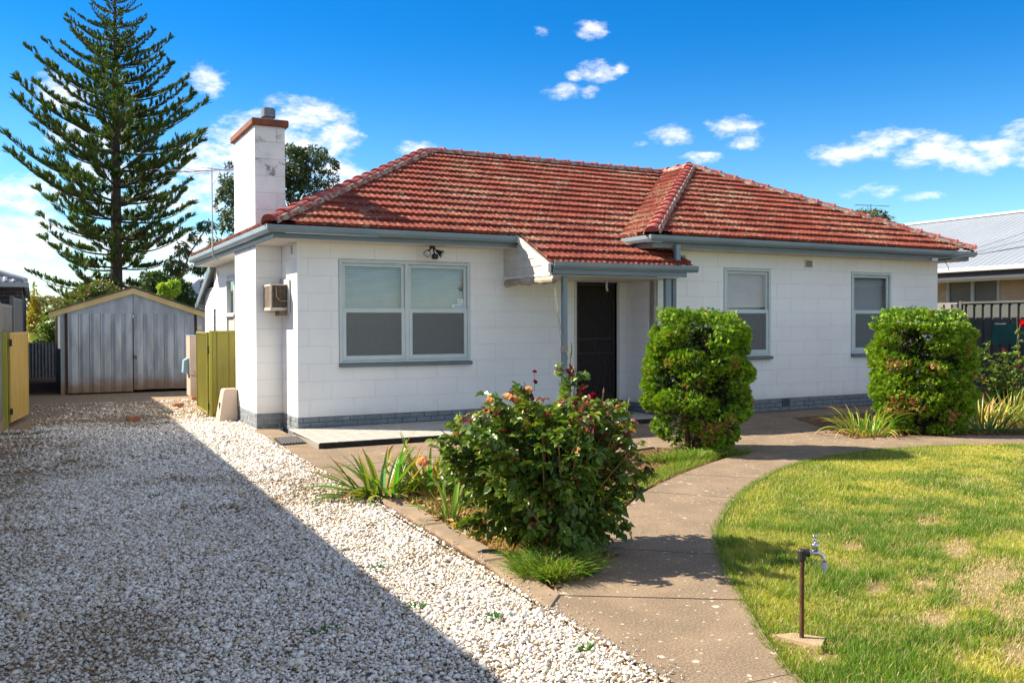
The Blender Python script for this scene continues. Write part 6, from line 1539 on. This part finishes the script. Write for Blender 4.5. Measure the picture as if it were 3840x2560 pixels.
conifer('clipped_conifer', 'taller narrow clipped conifer beside the porch, between path and door', (4.25, -4.5, 1.76), prof1, 14500, 11, 85, [(-.72, 1.05, .10), (.12, 1.13, .08), (-.22, .24, .13), (.10, .32, .10), (.60, .62, .08), (-.35, .86, .05)])
def prof2(v):
    return (8.73+.03*math.sin(v*5), -4.55, .57+.27*sm(v, 0, .3)+.03*sm(v, .4, .8)-.17*sm(v, .82, 1.0)+.03*math.sin(v*9), .62+.1*sm(v, 0, .3)-.12*sm(v, .8, 1))
conifer('clipped_conifer', 'broad clipped conifer with brown patches standing by the right front window', (8.58, -4.5, 1.80), prof2, 17000, 13, 110, [(-.55, .38, .13), (.05, .2, .1), (.55, .75, .10), (.3, 1.22, .08), (-.3, .95, .08), (-.62, 1.0, .08)])

# ------------------------------------------------------------------ trees
M['needle'] = leaf_mat('pine_foliage', rough=.6, trans=.18, spec=.25)
M['gumleaf'] = leaf_mat('gum_leaf', rough=.5, trans=.25, spec=.35)
M['bark'] = mat('dark_pine_bark', (.055, .04, .03), (.09, .065, .05), rough=.95, scale=6, bump=.8, bscale=18, bdist=.03)
M['gumbark'] = mat('gum_bark', (.22, .15, .11), (.12, .085, .065), rough=.85, scale=4, stretch=(1, 1, .3))
def pine_branch(seed, L=4.0, lift=.45):
    rs = np.random.RandomState(seed); q = random.Random(seed)
    def ax(u):
        return Vector((L*u*math.cos(lift*.5), .12*math.sin(u*4+seed)*u, L*(math.sin(lift)*u*.55+(.15*u*u*u)-.05*math.sin(u*math.pi))))
    wood = MB(); P = [ax(k/10) for k in range(11)]; wood.tube(P, [.055*(1-k/10.5)+.006 for k in range(11)], 5)
    pos = []; fw = []; sz = []
    u = .20
    while u < 1.0:
        p = ax(u); dirv = (ax(min(1, u+.02))-ax(u-.02)).normalized()
        for s in (-1, 1):
            l = L*.155*(1.1-.62*u)*q.uniform(.6, 1.25)+.05
            if q.random() < .12: continue
            d = (dirv*.75+Vector((0, s*.95, 0))+Vector((0, 0, .28))).normalized()
            e = p+d*l; m = p.lerp(e, .5)-Vector((0, 0, .03))
            wood.tube([p, m, e], [.014, .010, .006], 3)
            nb = 2+int(l/.17)
            for k in range(nb):
                v = .30+.70*k/max(1, nb-1); b = p.lerp(e, v)
                pos.append(b); fw.append((d*.55+dirv*.35+Vector((q.gauss(0, .18), q.gauss(0, .18), .70))).normalized()); sz.append(q.uniform(.23, .37)*(1.15-.25*u))
        u += .074*q.uniform(.8, 1.25)
    pos.append(ax(1)); fw.append((ax(1)-ax(.93)).normalized()); sz.append(.42)
    pos.append(ax(.97)); fw.append(((ax(1)-ax(.93)).normalized()+Vector((0, 0, .6))).normalized()); sz.append(.36)
    T = []; F = []
    for k in range(13):
        a = q.uniform(0, 2*math.pi); sp = q.uniform(.10, .62); d = Vector((math.cos(a)*sp, 1, math.sin(a)*sp)).normalized()*q.uniform(.75, 1.1); w = Vector((math.sin(a), 0, -math.cos(a)))*.060; o_ = Vector((0, q.uniform(0, .25), 0)); b = len(T)
        T += [tuple(o_+d*.15-w*.5), tuple(o_+d*.15+w*.5), tuple(o_+d*.7+w), tuple(o_+d*.7-w), tuple(o_+d*1.05+Vector((0, 0, .05)))]; F += [(b, b+1, b+2), (b, b+2, b+3), (b+3, b+2, b+4)]
    pos = np.array([tuple(p) for p in pos]); fw = np.array([tuple(p) for p in fw]); n = len(pos)
    V, F = scatter(T, F, pos, fw, rs.normal(size=(n, 3)), np.array(sz))
    c = lerp_cols((.028, .075, .014), (.13, .20, .030), rs.rand(n)**1.3); k = len(T)
    cc = col_rep(c, k).reshape(n, k, 3)*rs.uniform(.8, 1.2, (n, k, 1))
    fol = np_obj('foliage', V, F, M['needle'], cc.reshape(-1, 3), linkit=False)
    return wood.mesh('branch', M['bark']), fol
BV = [pine_branch(s, 4.0, l) for s, l in ((1, .50), (2, .46), (3, .44), (4, .40), (5, .26), (6, .22), (7, .06), (8, .02))]
pine = thing('norfolk_pine', 'tall tiered Norfolk pine rising behind the garage', 'pine tree', (-.64, 26, G))
tr = [(-.70, 26, G), (-.66, 26, 4), (-.64, 26, 9), (-.62, 26, 13), (-.60, 26, 16.2)]
MB().tube(tr, [.30, .23, .17, .08, .02], 10).build('trunk', M['bark'], pine)
q = random.Random(3); z = 2.5; k = 0
zs = [2.5, 4, 5.5, 7.2, 9.0, 10.5, 12, 13.2, 14.5, 15.9]; Ls = [3.0, 3.5, 3.9, 4.3, 4.2, 3.6, 2.7, 1.9, 1.1, .3]
while z < 15.8:
    Lz = float(np.interp(z, zs, Ls)); nb = 5 if z < 5 else 6; a0 = q.uniform(0, 2*math.pi)
    for i in range(nb):
        a = a0+2*math.pi*i/nb+q.uniform(-.18, .18); l = Lz*q.uniform(.70, .99)
        v = q.choice(BV[6:8]) if z < 3.6 else (q.choice(BV[4:6]) if z < 6 else (q.choice(BV[2:4]) if z < 9 else q.choice(BV[0:2])))
        sc = l/4.0; rz = a; sc3 = (sc, sc*.5+.5*min(1, sc*1.3), sc*.6+.4*min(1, sc*1.3))
        o = inst('branch', v[0], pine, (-.64, 26, z+q.uniform(-.08, .08)), rot=(0, q.uniform(-.06, .06), rz), scale=sc3)
        f = bpy.data.objects.new('foliage', v[1]); COL.objects.link(f); f.parent = o
    z += .66*q.uniform(.85, 1.15)*(1 if z < 12 else .8)

LEAF_T = ([(-.5, 0, 0), (.5, 0, 0), (0, 1, .1), (0, -.6, 0)], [(0, 1, 2), (1, 0, 3)])
def leafy(name, label, cat, base, limbs, clumps, n, leaf, cols, seed, m='gumleaf', barkm='gumbark', droop=.4, narrow=.45, group=None):
    """limbs: polylines with radii; clumps: (x, y, z, rx, rz); leaves fill shells of the clumps"""
    t = thing(name, label, cat, base, group); rs = np.random.RandomState(seed)
    mb = MB()
    for path, r in limbs: mb.tube(path, [r*(1-.75*i/(len(path)-1)) for i in range(len(path))], 6)
    if limbs: mb.build('trunk', M[barkm], t)
    P = []; D = []; S = []; tot = sum(c[3]*c[3]*c[4] for c in clumps)
    for (x, y, z_, rx, rz) in clumps:
        k = int(n*(rx*rx*rz)/tot)+20; d = rnd_dirs(k, rs); r = (.55+.5*rs.rand(k)**.6)
        # break each clump into twiggy bunches
        nbn = 14; bd = rnd_dirs(nbn, rs); own = rs.randint(0, nbn, k); dd = unit(bd[own]*1.0+rs.normal(size=(k, 3))*.33)
        p = np.array([x, y, z_])+dd*r[:, None]*np.array([rx, rx, rz]); P.append(p); D.append(dd); S.append(np.clip(dd[:, 2]*.5+.5, 0, 1))
    P = np.concatenate(P); D = np.concatenate(D); n = len(P)
    f = D*.6+rs.normal(size=(n, 3))*.6-np.array([0, 0, droop]); sz = leaf*rs.uniform(.6, 1.3, n)
    V, F = scatter(LEAF_T[0], LEAF_T[1], P, f, rs.normal(size=(n, 3)), np.stack([sz*narrow, sz, sz], 1))
    c = lerp_cols(cols[0], cols[1], np.clip(rs.rand(n), 0, 1)); 
    if len(cols) > 2: mm = rs.rand(n) < .12; c[mm] = cols[2]
    np_obj('crown', V, F, M[m], col_rep(c, 4), parent=t)
    return t
def vx(x, y, Y):      # handy placing of far crowns, worked out beforehand as bearings
    return None
q = random.Random(9)
def GX(x): return 4.05+(x-500)*.0210
def GZ(y): return 8.28+(430-y)*.0226
cl = [(GX(x), 30+q.uniform(-1, 1), GZ(y), r, r*.75) for x, y, r in [(722,352,.62),(745,378,.62),(700,372,.8),(690,352,.5),(735,412,.62),(708,418,.7),(675,400,.9),(680,450,.75),(712,452,.42),(738,440,.35),(664,478,.6),(650,380,1.2),(620,420,1.3),(590,450,1.2),(600,400,1.0),(516,425,.42),(520,455,.55),(508,480,.5),(527,500,.5),(520,520,.45),(560,440,1.0),(545,500,.8),(525,395,.25),(500,553,.45),(530,555,.5),(488,560,.3),(510,570,.45),(560,560,.6)]]
leafy('gum_tree', 'spreading dark gum tree behind the chimney', 'gum tree', (6.2, 30, G),
      [([(6.2,30,G),(6.3,30,3),(6.1,30,5.6),(6.6,30,7.2)], .28), ([(6.2,30,5.4),(7.2,30,6.8),(8.0,30,8.0),(8.6,30,9.6)], .12), ([(7.2,30,6.8),(8.4,30,7.7),(9.0,30,8.6)], .08), ([(6.1,30,5.6),(5.2,30,6.8),(4.6,30,8)], .1), ([(6.4,30,6.8),(6.4,30,8.2),(7.0,30,9.3)], .1), ([(5.3,30,5),(4.6,30,5.6),(4.0,30,5.5)], .05)],
      cl, 15000, .16, ((.022, .055, .022), (.075, .115, .045), (.11, .13, .06)), 5)
def BX(x): return -2.58+(x-160)*.01407
def BZ(y): return 2.32+(700-y)*.0151
M['shrubleaf'] = leaf_mat('shrub_leaf', rough=.5, trans=.3, spec=.3)
leafy('backyard_tree', 'rounded green and rusty shrub tree behind the left half of the garage roof', 'tree', (-2.0, 21, G), [([(-2.0,21,G),(-2.0,21,1.6),(-1.7,21,2.6)], .08)],
      [(BX(x), 21+q.uniform(-.6, .6), BZ(y)-.05, r, r*.7) for x, y, r in [(200,672,.45),(235,662,.5),(180,690,.45),(215,690,.6),(260,680,.5),(240,700,.7),(165,705,.4),(290,690,.6)]], 7000, .11, ((.05, .10, .02), (.16, .22, .04), (.25, .10, .04)), 6, m='shrubleaf', droop=.1)
leafy('backyard_tree', 'dense dark backyard tree behind the right half of the garage roof', 'tree', (.5, 21, G), [([(.5,21,G),(.6,21,1.5),(.4,21,3)], .1)],
      [(BX(x), 21+q.uniform(-.6, .6), BZ(y)-.05, r, r*.7) for x, y, r in [(330,660,.5),(360,640,.5),(390,650,.5),(420,660,.45),(440,675,.35),(400,680,.6),(350,690,.6),(430,695,.5),(345,625,.3),(415,640,.3)]], 8000, .10, ((.02, .055, .014), (.075, .13, .03)), 7, m='shrubleaf', droop=.1)
leafy('lime_shrub', 'bright lime green leafy sprig above the garage roof', 'shrub', (.5, 19.2, G), [([(.5,19.2,G),(.55,19.2,1.5),(.55,19.2,2.6)], .04)],
      [(.34,19.2,2.85,.20,.22), (.62,19.2,2.88,.24,.26), (.74,19.2,3.02,.12,.14), (.45,19.2,2.70,.22,.2), (.22,19.2,2.95,.10,.08)], 700, .13, ((.20, .38, .03), (.42, .56, .05)), 8, m='shrubleaf', droop=.5, narrow=.7)
leafy('weeping_tree', 'thin drooping tree right of the pine, seen against the cloud', 'tree', (1.3, 24, G), [([(1.3,24,G),(1.4,24,3),(1.9,24,4.5),(2.6,24,5.6)], .07), ([(1.5,24,3.4),(1.5,24,4.8),(1.2,24,5.4)], .04), ([(1.9,24,4.5),(2.9,24,4.6)], .03)],
      [(2.55,24,5.6,.35,.28), (2.1,24,5.1,.3,.25), (2.9,24,4.7,.35,.2), (1.35,24,5.4,.3,.25), (1.6,24,4.6,.3,.35), (2.3,24,3.9,.4,.25), (1.4,24,3.9,.5,.3), (3.2,24,4.0,.35,.3), (3.4,24,3.3,.4,.4), (2.7,24,3.2,.45,.4)], 3200, .15, ((.03, .07, .03), (.10, .14, .05)), 9, droop=1.0, narrow=.3)
# clipped yellow cypress and garden plants beyond the iron fence
t = leafy('yellow_cypress', 'narrow yellow green cypress beyond the iron fence', 'cypress', (-3.62, 22.5, G), [([(-3.62,22.5,G),(-3.62,22.5,1)], .06)],
      [(-3.62,22.5,z_,.42*(1-((z_-.6)/2.5)**1.3)+.03,.30) for z_ in [.7, 1.0, 1.3, 1.6, 1.9, 2.2, 2.45, 2.7, 2.92]], 5200, .08, ((.20, .20, .02), (.52, .42, .03)), 10, m='shrubleaf', droop=-.6)
leafy('garden_shrub', 'feathery green shrub behind the low iron fence beside the garage', 'shrub', (-3.3, 21.5, G), [], [(-3.35,21.5,1.2,.38,.5), (-3.0,21.5,1.35,.35,.4), (-3.15,21.6,1.8,.22,.2), (-2.9,21.7,1.0,.4,.5)], 2600, .13, ((.06, .13, .03), (.22, .32, .06)), 11, m='shrubleaf', droop=.2)
leafy('garden_shrub', 'small round lime shrub just left of the garage eave', 'shrub', (-3.15, 22, G), [], [(-3.18,22.2,2.05,.24,.17)], 600, .08, ((.30, .40, .04), (.46, .52, .06)), 12, m='shrubleaf', droop=.1)
leafy('distant_tree', 'pale olive tree far beyond the garage on the left', 'tree', (-4.5, 45, G), [([(-4.5,45,G),(-4.5,45,2)], .15)], [(-4.0,45,2.9,1.3,.8), (-2.6,46,2.6,1.6,.7), (-.6,46,2.9,2,.9), (2.5,46,3.2,2,1), (5,46,2.6,2,1)], 6000, .22, ((.10, .13, .05), (.24, .24, .10)), 13, m='shrubleaf', droop=.1)
leafy('distant_tree', 'dark green treetop above the right end of the tiled roof', 'tree', (48, 30, G), [([(48,30,G),(48,30,5),(47.6,30,8)], .25), ([(48,30,6),(49.4,30,8.2)], .12)],
      [(46.3,30,8.75,.8,.5), (47.3,30,9.0,.9,.55), (48.3,30,9.05,.9,.5), (49.2,30,8.75,.8,.5), (49.9,30,8.3,.55,.4), (47.5,30,8.2,1.5,.7), (49.0,30,8.0,1.2,.6), (46.0,30,8.1,.9,.6)], 6500, .2, ((.035, .065, .02), (.14, .16, .05)), 14)
